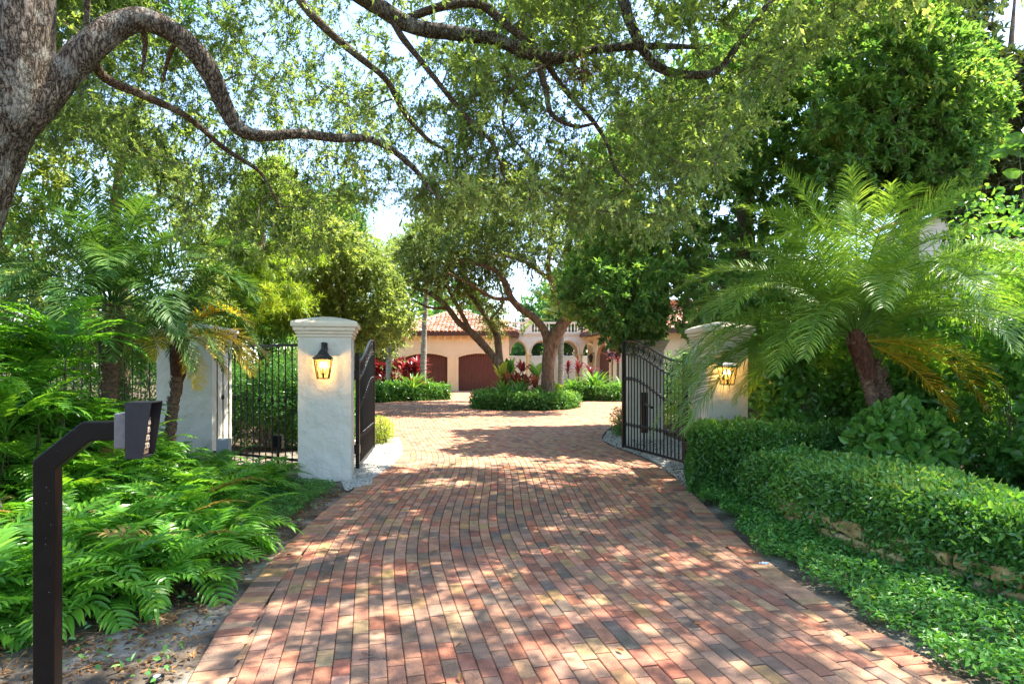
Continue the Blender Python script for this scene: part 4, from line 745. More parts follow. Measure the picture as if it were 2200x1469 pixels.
        s2 = p-TOSUN[None]*((p[:, 2:]-1.3)/TOSUN[2]); ok &= ~((s2[:, 0] > -6.2) & (s2[:, 0] < -2.6) & (s2[:, 1] > 3.6) & (s2[:, 1] < 8.6) & (U(0, 1, len(p)) < .82)); s4 = p-TOSUN[None]*((p[:, 2:]-2.6)/TOSUN[2]); ok &= ~((s4[:, 0] > -7) & (s4[:, 0] < -3.4) & (s4[:, 1] > 6.3) & (s4[:, 1] < 10) & (U(0, 1, len(p)) < .75)); s3 = p-TOSUN[None]*((p[:, 2:]-.7)/TOSUN[2]); ok &= ~((s3[:, 0] > 2.5) & (s3[:, 0] < 5.5) & (s3[:, 1] > 3) & (s3[:, 1] < 9) & (n3(s3*[1, 1, 0], 2.4, .3) > -.2) & (U(0, 1, len(p)) < .75))
        return ok
    A = np.concatenate([imgpts(int(5600*K), [(-250, -350), (2300, -350), (2300, 100), (1700, 380), (1560, 480), (1280, 480), (640, 610), (400, 560), (-250, 330)], 5.4, 11.5, keep),
        imgpts(int(260*K), [(-300, -1600), (2600, -1600), (2600, -350), (-300, -350)], 5, 12, keep), imgpts(int(420*K), [(500, -1000), (2700, -1000), (2700, -40), (500, -40)], 3.5, 6.6, lambda p: n3(p, 2.3, 4.4) > .05)])
    g = MB(); tw = MB(); tips, dirs = grow(g, sk, A, .08, .035); g.build('branchwork', M['limb_bark'], t, True); cr = MB(); sprays(cr, tw, tips, dirs, 7, .36, 21, .06, .026, 1.0, .16, young=.35)
    tw.build('twigs', M['twig'], t); cr.build('crown', M['oak_leaf'], t)
build_oak()
def gentree(name, loc, label, limbs, att, bark, leafm, sp, trunk_n=1, rmax=.06, keepk=5, group=None):
    t = tree(name, loc, label, group=group); sk = Skel()
    for i, (pts, rad) in enumerate(limbs): g = MB(); limb(g, sk, np.array(pts), rad, 18 if i < trunk_n else 10, .05, .15); g.build('trunk' if i < trunk_n else 'limb', M[bark], t, True)
    g = MB(); tw = MB(); tips, dirs = grow(g, sk, att, .1, rmax, keepk); g.build('branchwork', M[bark], t, True); cr = MB(); sprays(cr, tw, tips, dirs, **sp); tw.build('twigs', M['twig'], t); cr.build('crown', M[leafm], t); return t
# 2/3. the oaks of the turning circle
Y = 24.5; q = lambda *a: [P(x, y, d) for x, y, d in a]
clump = lambda p: n3(p, .9, 2.0) > -.25
att = imgpts(int(620*K), [(880, 590), (850, 540), (930, 440), (1060, 400), (1250, 360), (1340, 420), (1340, 560), (1270, 640), (1170, 590), (1090, 560), (1010, 570), (960, 600)], 21.5, 28, clump)
gentree('oak_tree', (1.42, Y, 0), 'forked oak with thick brown trunk growing in the round planted island', [(q((1177, 846, Y), (1177, 800, Y), (1180, 760, Y), (1192, 725, Y), (1210, 695, Y-.1), (1228, 670, Y-.2), (1232, 640, Y-.2)), [.3, .25, .25, .27, .23, .2, .17]),
    (q((1180, 755, Y), (1172, 715, Y+.1), (1150, 685, Y+.2), (1118, 662, Y+.2), (1098, 640, Y+.3), (1086, 608, Y+.4), (1060, 578, Y+.5), (1000, 562, Y+.8), (940, 555, Y+1)), [.2, .17, .16, .15, .14, .12, .1, .08, .04]), (q((1228, 680, Y-.2), (1200, 645, Y-.5), (1186, 610, Y-.8), (1178, 560, Y-1), (1200, 490, Y-1)), [.15, .13, .12, .09, .05]),
    (q((1232, 650, Y-.2), (1226, 600, Y), (1215, 540, Y+.6), (1250, 460, Y+1)), [.15, .12, .09, .05]), (q((1100, 642, Y+.3), (1060, 640, Y), (1010, 610, Y-.6), (960, 585, Y-1)), [.09, .07, .06, .04]), (q((1182, 600, Y-.8), (1120, 560, Y-1.2), (1050, 545, Y-1.6)), [.08, .06, .03])], att, 'brown_bark', 'far_oak_leaf', dict(per=7, sl=.7, kk=24, L=.125, W=.058, grav=.2))
att = imgpts(int(330*K), [(850, 640), (800, 590), (840, 520), (930, 470), (1040, 480), (1090, 560), (1080, 700), (1060, 720), (1020, 650), (950, 640), (900, 640)], 24.5, 29.5, clump)
Y = 26.0
gentree('oak_tree', (-.4, Y, 0), 'leaning twin stemmed oak in front of the garage doors', [(q((1086, 835, Y), (1077, 795, Y), (1058, 765, Y), (1035, 737, Y), (1010, 712, Y), (985, 692, Y), (962, 662, Y), (930, 634, Y), (885, 616, Y+.3), (850, 602, Y+.5)), [.26, .2, .17, .16, .15, .13, .12, .1, .07, .04]), (q((1077, 800, Y), (1072, 760, Y+.2), (1068, 722, Y+.4), (1052, 692, Y+.5), (1030, 660, Y+.6), (1000, 620, Y+.8), (960, 570, Y+1), (930, 520, Y+1)), [.17, .15, .14, .12, .1, .09, .07, .04]),
    (q((1010, 712, Y), (990, 670, Y-.3), (968, 630, Y-.5), (950, 580, Y-.5)), [.1, .09, .07, .04]), (q((1050, 690, Y+.5), (1080, 650, Y+.8), (1070, 600, Y+1)), [.08, .06, .03]), (q((962, 662, Y), (920, 660, Y-.5), (880, 640, Y-.8)), [.07, .05, .03])], att, 'brown_bark', 'far_oak_leaf', dict(per=7, sl=.7, kk=20, L=.125, W=.058, grav=.2), 2)
# 4. broadleaf trees on the right
Y = 15.0
att = imgpts(int(1400*K), [(1215, 640), (1235, 520), (1230, 420), (1290, 300), (1420, 200), (1500, 90), (1640, 10), (1780, -60), (1990, -60), (2080, 90), (2150, 190), (2100, 330), (2060, 420), (1960, 420), (1700, 540), (1540, 600), (1470, 640), (1420, 720), (1360, 735), (1310, 700), (1250, 690)], 12.8, 17.5, lambda p: n3(p, 1.1, .4) > -.2)
att = np.concatenate([att, imgpts(int(260*K), [(1225, 560), (1440, 560), (1410, 640), (1398, 728), (1350, 738), (1300, 690), (1232, 660)], 12.2, 17.5, lambda p: n3(p, 1.6, .9) > .02), imgpts(int(150*K), [(1480, 600), (1720, 590), (1720, 720), (1560, 740), (1480, 690)], 12, 14)])
gentree('broadleaf_tree', (5.7, Y, 0), 'tall dense glossy green tree with several dark limbs right of the island', [(q((1625, 930, Y), (1618, 640, Y), (1605, 520, Y), (1598, 430, Y), (1590, 360, Y), (1592, 290, Y), (1580, 200, Y)), [.25, .2, .19, .18, .15, .12, .06]), (q((1602, 440, Y), (1635, 330, Y-.2), (1650, 270, Y-.3), (1690, 180, Y-.4)), [.13, .11, .08, .05]),
    (q((1618, 620, Y), (1560, 500, Y-.5), (1535, 490, Y-.8), (1450, 500, Y-1), (1380, 540, Y-1.2)), [.13, .11, .1, .08, .04]), (q((1600, 420, Y), (1540, 350, Y+.5), (1470, 290, Y+.5), (1390, 280, Y+.5)), [.12, .1, .07, .04]), (q((1615, 600, Y), (1480, 560, Y+.5), (1360, 600, Y+.5), (1290, 600, Y)), [.12, .1, .07, .04])], att, 'brown_bark', 'bright_leaf', dict(per=7, sl=.42, kk=17, L=.14, W=.055, whorl=True, grav=.05, upn=.65, young=.5, oval=True), 1)
Y = 13.6
att = imgpts(int(480*K), [(1760, 380), (1740, 220), (1820, 60), (1960, -20), (2060, 80), (2150, 200), (2120, 330), (2040, 420), (1960, 460), (1850, 440)], 11.8, 15.2, lambda p: n3(p, .9, .9) > -.35)
gentree('broadleaf_tree', (8.6, Y, 0), 'bright green leafy tree with forked bare limbs above the near palm', [(q((1950, 900, Y), (1955, 560, Y), (1962, 400, Y), (1960, 320, Y), (1985, 265, Y)), [.2, .16, .13, .12, .09]), (q((1960, 320, Y), (2010, 265, Y), (2040, 230, Y)), [.09, .07, .04]), (q((1985, 265, Y), (1960, 180, Y), (1940, 90, Y)), [.08, .06, .03]), (q((1960, 340, Y), (1900, 290, Y-.3), (1860, 220, Y-.5)), [.09, .07, .04])], att, 'brown_bark', 'bright_leaf', dict(per=7, sl=.4, kk=17, L=.15, W=.058, whorl=True, grav=.05, upn=.65, young=.5, oval=True))
Y = 16.5
att = imgpts(int(420*K), [(2060, 560), (2050, 420), (2110, 300), (2060, 120), (2040, -20), (2120, -30), (2130, 130), (2240, 110), (2300, 300), (2300, 600), (2200, 640)], 15, 18, lambda p: n3(p, 1.1, .2) > -.2)
gentree('magnolia_tree', (13.5, Y, 0), 'bronze and green leaved magnolia at the upper right edge', [(q((2180, 950, Y), (2180, 500, Y), (2160, 300, Y), (2170, 120, Y), (2180, 0, Y)), [.2, .15, .11, .07, .03]), (q((2170, 340, Y), (2110, 200, Y), (2090, 60, Y)), [.07, .05, .02])], att, 'brown_bark', 'magnolia_leaf', dict(per=5, sl=.5, kk=13, L=.22, W=.085, whorl=True, grav=.0, upn=.5, oval=True))
# 6. trees behind the fence on the left and behind the house
def simpletree(name, label, Y, tx, base, top, poly, y0, y1, n, bark, leafm, sp, r=.16, group=None, thr=-.3):
    att = imgpts(int(n*K), poly, y0, y1, lambda p: n3(p, .8, Y) > thr); o = P(tx, base, Y); o[2] = 0; tp = P(tx+10, top, Y)
    mids = [o, o*.6+tp*.4+[.1, 0, 0], o*.3+tp*.7-[.1, 0, 0], tp]; gentree(name, o, label, [(mids, [r*1.2, r, r*.75, r*.25])], att, bark, leafm, sp, group=group)
sp1 = dict(per=6, sl=.6, kk=18, L=.15, W=.068, grav=.15)
simpletree('olive_green_tree', 'dense small leaved olive green tree left of the garage roof', 21, 735, 900, 520, [(620, 690), (600, 600), (650, 520), (720, 480), (800, 520), (850, 600), (880, 690), (800, 740), (700, 720)], 18.5, 23.5, 520, 'brown_bark', 'far_oak_leaf', sp1)
simpletree('pine_tree', 'feathery yellow green tree rising behind the iron fence', 19, 560, 940, 400, [(450, 690), (440, 560), (490, 470), (540, 380), (610, 340), (640, 430), (680, 540), (660, 660), (600, 720)], 17, 21, 560, 'brown_bark', 'lime_leaf', dict(per=8, sl=.5, kk=30, L=.2, W=.022, grav=.2))
simpletree('broadleaf_tree', 'shady green tree filling the gap behind the large left palm', 14, 250, 1000, 300, [(-150, 700), (-150, 300), (100, 220), (320, 260), (450, 420), (480, 640), (400, 760), (100, 780)], 12, 16.5, 620, 'brown_bark', 'far_oak_leaf', dict(per=6, sl=.5, kk=17, L=.12, W=.055, grav=.15), thr=-.15)
simpletree('broadleaf_tree', 'green tree crown showing between the oak limbs over the garage', 33, 700, 840, 430, [(590, 560), (600, 420), (690, 400), (760, 440), (800, 530), (860, 560), (800, 620), (650, 620)], 30, 36, 380, 'brown_bark', 'dark_leaf', dict(per=6, sl=.9, kk=22, L=.2, W=.08, grav=.1), thr=-.15)
simpletree('broadleaf_tree', 'tree growing behind the terrace balustrade of the arcade', 50, 1220, 830, 560, [(1130, 720), (1120, 640), (1180, 580), (1290, 590), (1400, 620), (1420, 700), (1300, 730)], 48, 53, 320, 'brown_bark', 'dark_leaf', dict(per=6, sl=1.1, kk=22, L=.26, W=.1, grav=.1))
simpletree('broadleaf_tree', 'tree growing behind the garden wall seen through the arches', 51, 1150, 830, 700, [(1040, 800), (1050, 700), (1150, 690), (1290, 700), (1330, 800)], 49, 53, 260, 'brown_bark', 'dark_leaf', dict(per=6, sl=1.0, kk=22, L=.26, W=.1, grav=.1))
simpletree('broadleaf_tree', 'dark green tree standing behind the left planting bed of the court', 33, 830, 840, 620, [(690, 800), (690, 690), (770, 640), (850, 640), (868, 700), (840, 800)], 31, 35, 300, 'brown_bark', 'far_oak_leaf', dict(per=6, sl=.8, kk=22, L=.16, W=.07, grav=.1))
g = MB(); n = int(30000*K); a = U(math.radians(20), math.radians(160), n); R = U(62, 74, n); p = np.stack([np.cos(a)*R, np.sin(a)*R, U(0, 1, n)**.7*(9+3*np.sin(a*23)+2*np.sin(a*51))], 1)
leaves(g, p, rdir(n), rdir(n)+[0, 0, .6], U(.5, 1.1, n), U(.3, .6, n), np.clip(.4+.3*n3(p, .3)+rng.normal(0, .15, n), 0, 1), .2, .1); tag(g.build('treeline', M['dark_leaf']), kind='stuff')
# ---- palms with separate fronds -------------------------------------------------------------------
def frondmesh(mb, L, n, ll, w, a0, droop, vee=.35, hang=.5, stub=.14, seg=3, wob=0.0, rw=.011):
    m = 26; ts = np.linspace(0, 1, m); ang = a0-droop*ts**1.25; q = np.zeros((m, 3)); side = wob*ts**2*L
    for i in range(1, m): q[i] = q[i-1]+np.array([math.cos(ang[i]), 0, math.sin(ang[i])])*L/(m-1)
    q[:, 1] = side; tube(mb, q, np.linspace(rw, .002, m), 4, .35)
    t = np.linspace(stub, .995, n); f = t*(m-1); i0 = np.minimum(f.astype(int), m-2); fr = (f-i0)[:, None]; b = q[i0]*(1-fr)+q[i0+1]*fr; tan = unit(q[i0+1]-q[i0]); up = unit(np.cross(tan, np.array([0, 1.0, 0]))*-1); up = np.where(up[:, 2:] < 0, -up, up)
    lt = ll*np.clip(np.sin(np.clip((t-stub)/(1-stub), 0, 1)*PI*.86+.28), .16, 1)**.8
    for s in (-1, 1):
        k = n; st = np.array([0, s, 0])[None]; fw = (.35+.75*t)[:, None]; d = unit(st+tan*fw+up*(vee*U(.4, 1.5, k))[:, None]+rng.normal(0, .13, (k, 3))); cur = b.copy(); vs = []
        for j in range(seg+1):
            ww = (w*np.array([.7, 1, .8, .05, .05])[j if seg > 3 or j < 3 else 3]*.5); sd = unit(np.cross(d, up+.001)); vs += [cur-sd*ww, cur+sd*ww]; cur = cur+d*(lt/seg)[:, None]; d = unit(d-np.array([0, 0, hang*(.5+j*.5)])*U(.6, 1.2, k)[:, None]*.5)
        v = np.stack(vs, 1).reshape(-1, 3); c = np.arange(k)[:, None]*(2*(seg+1)); f_ = np.concatenate([c+np.array([[2*j, 2*j+1, 2*j+3, 2*j+2]]) for j in range(seg)]); mb.add(v, f_, np.repeat(np.clip(.5+rng.normal(0, .2, k), 0, 1), 2*(seg+1)))
def frondset(L, n, ll, w, mats, variants):
    o = []
    for (a0, dr) in variants: g = MB(); frondmesh(g, L, n, ll, w, a0, dr, wob=U(-.06, .06), hang=U(.45, .9)); ob = g.build('frond', M[mats], local=True); o.append(ob)
    return o
def palm(root, crown, protos, spec, tilt=.05, rr=.05):
    """spec: (variant, azimuth, scale, pitch) per frond"""
    base = np.array(crown)-WORLD[root.name]
    for (k, az, sc, pt) in spec:
        o = protos[k].copy(); COL.objects.link(o); o.parent = root; o.location = base+np.array([math.cos(az)*rr, math.sin(az)*rr, U(-.06, .08)]); o.rotation_euler = (U(-.25, .25), pt+U(-.08, .08), az); o.scale = (sc*U(.9, 1.08),)*3
def drop(protos):
    for o in protos: me = o.data; bpy.data.objects.remove(o)
def palmtrunk(root, pts, rad, boots=True, mat='palm_bark'):
    g = MB(); q = catmull(np.concatenate([np.array(pts, float), np.array(rad)[:, None]], 1), .035); tube(g, q[:, :3], q[:, 3]*(1+.09*np.sin(np.arange(len(q))*2.1)), 14, .5, .05)
    n = len(q)
    if boots:
        for i in range(4, n-1):
            for k in range(3):
                a = i*2.4+k*2.1; d = np.array([math.cos(a), math.sin(a), 0]); s = q[i, 3]*.9; hh = U(.03, .06)+.07*(i/n)**2; tube(g, np.array([q[i, :3]+d*s*.9, q[i, :3]+d*(s+.008+U(0, .012)+.04*(i/n)**2)+[0, 0, hh]]), [.017, .005], 5)
    g.build('trunk', M[mat], root, True)
V = [(1.45, .7), (1.3, 1.15), (1.1, 1.5), (.85, 1.7), (.5, 1.65), (.1, 1.3), (-.4, .9)]
def palmspec(n, lo=0, hi=7, seed=0, sc=1.0):
    s = []
    for i in range(n): k = min(hi-1, int(lo+(hi-lo)*((i+.5)/n)**.85)); s.append((k, i*2.39996+seed, sc*(1-.18*(k >= 5)), 0))
    return s
pr = frondset(2.05, 76, .4, .0155, 'palm_leaf', V)
t = empty('date_palm', (-5.25, 8.1, 0), 'large feathery palm on the left, dark green, standing in the ferns', 'palm'); palmtrunk(t, [(-5.36, 8.1, -.05), (-5.3, 8.1, .9), (-5.22, 8.08, 1.6), (-5.2, 8.05, 2.35)], [.12, .1, .1, .14]); g = MB(); tube(g, np.array([(-5.22, 8.08, 1.75), (-5.2, 8.05, 2.1), (-5.2, 8.05, 2.45)]), [.13, .18, .1], 12, .5, .1); g.build('fibre_sheath', M['fibre'], t, True)
palm(t, (-5.2, 8.05, 2.42), pr, [(a, b, c*(.85 if a < 2 else 1), e) for a, b, c, e in palmspec(48, 0, 6, .3)]); drop(pr)
pr = frondset(1.25, 46, .3, .014, 'palm_leaf', V); dr_ = frondset(1.25, 46, .32, .015, 'palm_leaf_dry', V)
t = empty('date_palm', (-4.78, 8.75, 0), 'small palm with yellowing drooping fronds in front of the fence pillar', 'palm'); palmtrunk(t, [(-4.86, 8.75, -.05), (-4.8, 8.75, .9), (-4.7, 8.74, 1.5), (-4.68, 8.72, 2.0)], [.075, .07, .075, .11]); g = MB(); tube(g, np.array([(-4.71, 8.74, 1.5), (-4.68, 8.73, 1.8), (-4.68, 8.72, 2.08)]), [.09, .12, .07], 12, .5, .1); g.build('fibre_sheath', M['fibre'], t, True)
palm(t, (-4.68, 8.72, 2.05), pr, palmspec(14, 0, 4, 1.1, .9)+[(5, 1.2, .8, 0), (5, 2.6, .9, 0), (4, 3.5, .9, 0)]); palm(t, (-4.68, 8.72, 2.05), dr_, [(4, -.1, 1.05, 0), (4, -.6, 1.0, 0), (5, -.35, 1.1, 0), (5, .35, 1.05, 0), (4, .3, 1.1, 0), (3, -.25, 1.1, 0), (5, -1.4, .85, 0), (6, -.8, .8, 0), (5, -2.3, .8, 0), (6, .1, .7, 0)]); drop(pr); drop(dr_)
pr = frondset(2.45, 92, .46, .0125, 'palm_leaf_bright', V); dr_ = frondset(1.7, 50, .34, .017, 'palm_leaf_dry', V)
t = empty('date_palm', (4.5, 7.6, 0), 'large bright green palm spreading its fronds over the right hedge', 'palm'); palmtrunk(t, [(4.6, 7.6, -.05), (4.52, 7.6, .6), (4.36, 7.55, 1.3), (4.14, 7.5, 1.95)], [.085, .062, .062, .085]); palmtrunk(t, [(4.98, 7.9, -.05), (4.88, 7.85, .6), (4.7, 7.8, 1.2), (4.5, 7.75, 1.7)], [.075, .058, .058, .08])
g = MB(); tube(g, np.array([(4.34, 7.53, 1.5), (4.2, 7.5, 1.85), (4.12, 7.5, 2.08)]), [.085, .12, .08], 12, .5, .1); g.build('fibre_sheath', M['fibre'], t, True)
palm(t, (4.14, 7.5, 2.05), pr, [e for e in [(a, b, c*(.86 if a < 2 else 1), e) for a, b, c, e in palmspec(56, 0, 6, .8)]+[(4, 2.85, 1, 0), (5, 3.1, 1.1, 0), (4, 3.4, 1.05, 0), (5, 3.6, 1.1, 0), (5, 2.6, 1.1, 0), (4, 3.85, .95, 0), (5, 2.9, 1.1, 0), (5, 3.35, 1.15, 0), (4, 2.6, 1.05, 0), (3, 3.0, 1.1, 0), (3, 3.5, 1.1, 0), (3, .2, 1.05, 0), (3, -.3, 1.1, 0), (5, .4, 1.1, 0), (4, -.2, 1, 0)] if not (e[0] >= 5 and math.cos(e[1]+PI/2) > .3)]); palm(t, (4.5, 7.75, 1.8), pr, [e for e in palmspec(16, 0, 6, 2.0, .85) if not (e[0] >= 4 and math.cos(e[1]+PI/2) > .35)]); palm(t, (4.14, 7.5, 1.95), dr_, [(5, -.2, 1, 0), (5, -.45, 1, 0), (5, .5, 1, 0), (6, 0, .8, 0)]); drop(pr); drop(dr_)
# slim grey palm trunks of the court, and a fan palm far behind
pr = frondset(1.9, 34, .5, .05, 'palm_leaf_bright', V[:5])
for (px, Yp, htop, lean, r, lab, nf) in ((834, 29.6, 6.2, .2, .12, 'slim ringed grey palm trunk in front of the red foliage bed', 9), (908, 30.2, 7.6, .35, .13, 'tall slender pale palm trunk between the garage doors and the bed', 9), (1204, 27.2, 3.5, .05, .13, 'short ringed grey palm trunk behind the island oak', 7)):
    x = (px-1100)/F*Yp; t = empty('slender_palm', (x, Yp, 0), lab, 'palm'); palmtrunk(t, [(x, Yp, -.05), (x+lean*.2, Yp, htop*.4), (x+lean*.6, Yp, htop*.75), (x+lean, Yp, htop)], [r*1.25, r, r*.9, r*.7], False, 'grey_bark')
    if nf: palm(t, (x+lean, Yp, htop), pr, palmspec(nf, 0, 5, px*.1))
drop(pr)
pr = frondset(2.2, 36, .6, .06, 'palm_leaf', V[:6])
for (px, py, Yp, lab) in ((752, 452, 42, 'distant palm crown against the sky above the olive tree'), (506, 640, 24, 'palm with a thin dark trunk behind the iron fence')):
    c = P(px, py, Yp); t = empty('tall_palm', (c[0], Yp, 0), lab, 'palm'); palmtrunk(t, [(c[0], Yp, 0), (c[0]+.1, Yp, c[2]*.5), (c[0], Yp, c[2])], [.18, .15, .12], False, 'brown_bark'); palm(t, c, pr, palmspec(20, 0, 6, px))
drop(pr)
# ---- ferns ----------------------------------------------------------------------------------------
def fernfrond(mb, L, a0, droop, n=9, ll=.2, w=.034):
    m = 14; ts = np.linspace(0, 1, m); ang = a0-droop*ts**1.3; q = np.zeros((m, 3))
    for i in range(1, m): q[i] = q[i-1]+np.array([math.cos(ang[i]), 0, math.sin(ang[i])])*L/(m-1)
    tube(mb, q, np.linspace(.0045, .0015, m), 3, .15); t = np.linspace(.36, .96, n); f = t*(m-1); i0 = np.minimum(f.astype(int), m-2); fr = (f-i0)[:, None]; b = q[i0]*(1-fr)+q[i0+1]*fr; tan = unit(q[i0+1]-q[i0]); up = np.stack([-tan[:, 2], 0*t, tan[:, 0]], 1); tone = U(.25, .75)
    lt = ll*np.sin(np.linspace(.75, 2.65, n))**.8
    for s in (-1, 1, 0):
        if s == 0: bb, tt, uu, l2 = q[-1:], tan[-1:], up[-1:], np.array([ll*.8]); d = tt
        else: bb, tt, uu, l2 = b, tan, up, lt*U(.85, 1.12, n); d = unit(np.array([[0, s, 0]])+tt*.75+uu*.18+rng.normal(0, .07, (n, 3)))
        k = len(bb); cur = bb.copy(); vs = []
        for j, ww in enumerate((.75, 1.05, .9, .6, .03)):
            sd = unit(np.cross(d, uu)); e = (w*ww*.5); vs += [cur-sd*e+uu*e*.35, cur-uu*e*.1, cur+sd*e+uu*e*.35]; cur = cur+d*(l2/4)[:, None]; d = unit(d-np.array([0, 0, .11+.05*j])+tt*.06)
        v = np.stack(vs, 1).reshape(-1, 3); c = np.arange(k)[:, None]*15; mb.add(v, np.concatenate([c+np.array([[j*3+e, j*3+e+1, j*3+4+e, j*3+3+e]]) for j in range(4) for e in (0, 1)]), np.repeat(np.clip(tone+rng.normal(0, .12, k), 0, 1), 15))
def fernproto(nf, L):
    fr = []
    for i in range(nf): g = MB(); el = U(.75, 1.5); fernfrond(g, L*U(.7, 1.15), el, U(.9, 1.9), 10, .165*U(.8, 1.2), .031); fr.append((g, i*2.4+U(-.4, .4)))
    return fr
protos = []
for v_ in range(5):
    t = empty('fern', (0, 0, 0))
    for fi, (g, az) in enumerate(fernproto(19, .68)): o = g.build('frond', M['fern_dry' if fi == 7 and v_ % 2 else 'fern_leaf'], t, local=True); o.rotation_euler = (U(-.15, .15), 0, az); o.location = (U(-.05, .05), U(-.05, .05), 0)
    protos.append(t)
flat = []
for v_ in range(5):     # for ferns too far back to show separate fronds: one mesh each
    g = MB()
    for h, az in fernproto(19, .72):
        c, s = math.cos(az), math.sin(az); R = np.array([[c, s, 0], [-s, c, 0], [0, 0, 1]])
        for a, r in zip(h.v, h.r): g.v.append(a@R); g.r.append(r)
        for k in (3, 4): g.f[k] += [f+g.n for f in h.f[k]]
        g.n += h.n
    flat.append(g.build('fern', M['fern_leaf'], local=True))
used = set(); nearlab = ['green fern at the foot of the keypad post', 'lobed fern arching over the bare sand beside the driveway', 'bright fern just behind the keypad post', 'bright fern whose fronds reach the driveway edge']
FL = []
def spread(poly, d, seed):
    q = fillpoly(poly, 3000); keep = []
    for a in q:
        if all(np.hypot(*(a-b)) > d for b in keep): keep.append(a)
    return keep
for a in spread([(-2.35, 4.3), (-2.4, 5.0), (-2.65, 5.6), (-3.1, 6.5), (-3.6, 6.9), (-4.6, 6.3), (-4.4, 4.6), (-3.9, 3.6), (-3.1, 3.55), (-2.6, 4.0)], .31, 1): FL.append((a, 0, 0, 1.0))
for a in spread([(-3.4, 6.6), (-3.2, 7.4), (-3.0, 8.4), (-3.3, 8.75), (-4.6, 9.3), (-5.3, 8.8), (-5.0, 6.6), (-4.0, 6.9)], .36, 2): FL.append((a, 0, 1, .72))
for a in spread([(-4.3, 6.1), (-4.1, 7.2), (-4.6, 8.2), (-6.0, 9.2), (-8.3, 9), (-8, 5), (-5.2, 3.6), (-4.2, 4.3)], .42, 3): FL.append((a, 0, 1, 1.05))
for a in spread([(-4.55, 5.6), (-4.6, 6.6), (-5.6, 7.4), (-6.6, 7), (-6.3, 5.4), (-5.2, 4.9)], .34, 4): FL.append((a, U(.5, 1.15), 2, 1.05))
nk = 0
GL = {0: ('one of the bright lobed ferns massed behind the keypad post', 'ferns massed behind the keypad post'), 1: ('one of the ferns filling the bed in front of the iron fence and palms', 'ferns in the bed before the fence'), 2: ('tall fern climbing against the leaning oak trunk at the left edge', 'tall ferns by the oak trunk')}
order = sorted(FL, key=lambda e: e[0][1]+.5*abs(e[0][0]))
for i, (a, dz, zone, sc) in enumerate(order):
    near = zone == 0; z = float(gz(a[0], a[1]))+dz; k = rng.integers(5)
    src = protos[k] if near else flat[k]; loc = (a[0], a[1], z); sc = sc*U(.8, 1.15); rz = U(0, 6.28)
    if (near, k) not in used: o = src; used.add((near, k)); o.location = loc; o.rotation_euler = (0, 0, rz); o.scale = (sc,)*3
    else: o = dup(src, loc, rz, sc, kids=near)
    if dz > 0:
        g = MB(); n = 5; h = (dz+.08)/sc; b0 = np.array([(U(-.1, .1), U(-.1, .1), -h) for _ in range(n)]); b1 = np.zeros((n, 3)); thin(g, b0, (b0+b1)/2+rdir(n)*.05, b1, .007, .006); mm = g.build('stem', M['stem'], local=True); mm.parent = o
    tag(o, GL[zone][0], 'fern', GL[zone][1])
for used_, src in ((True, protos), (False, flat)):
    for k in range(5):
        if (used_, k) not in used:
            for c in list(src[k].children): bpy.data.objects.remove(c)
            bpy.data.objects.remove(src[k])
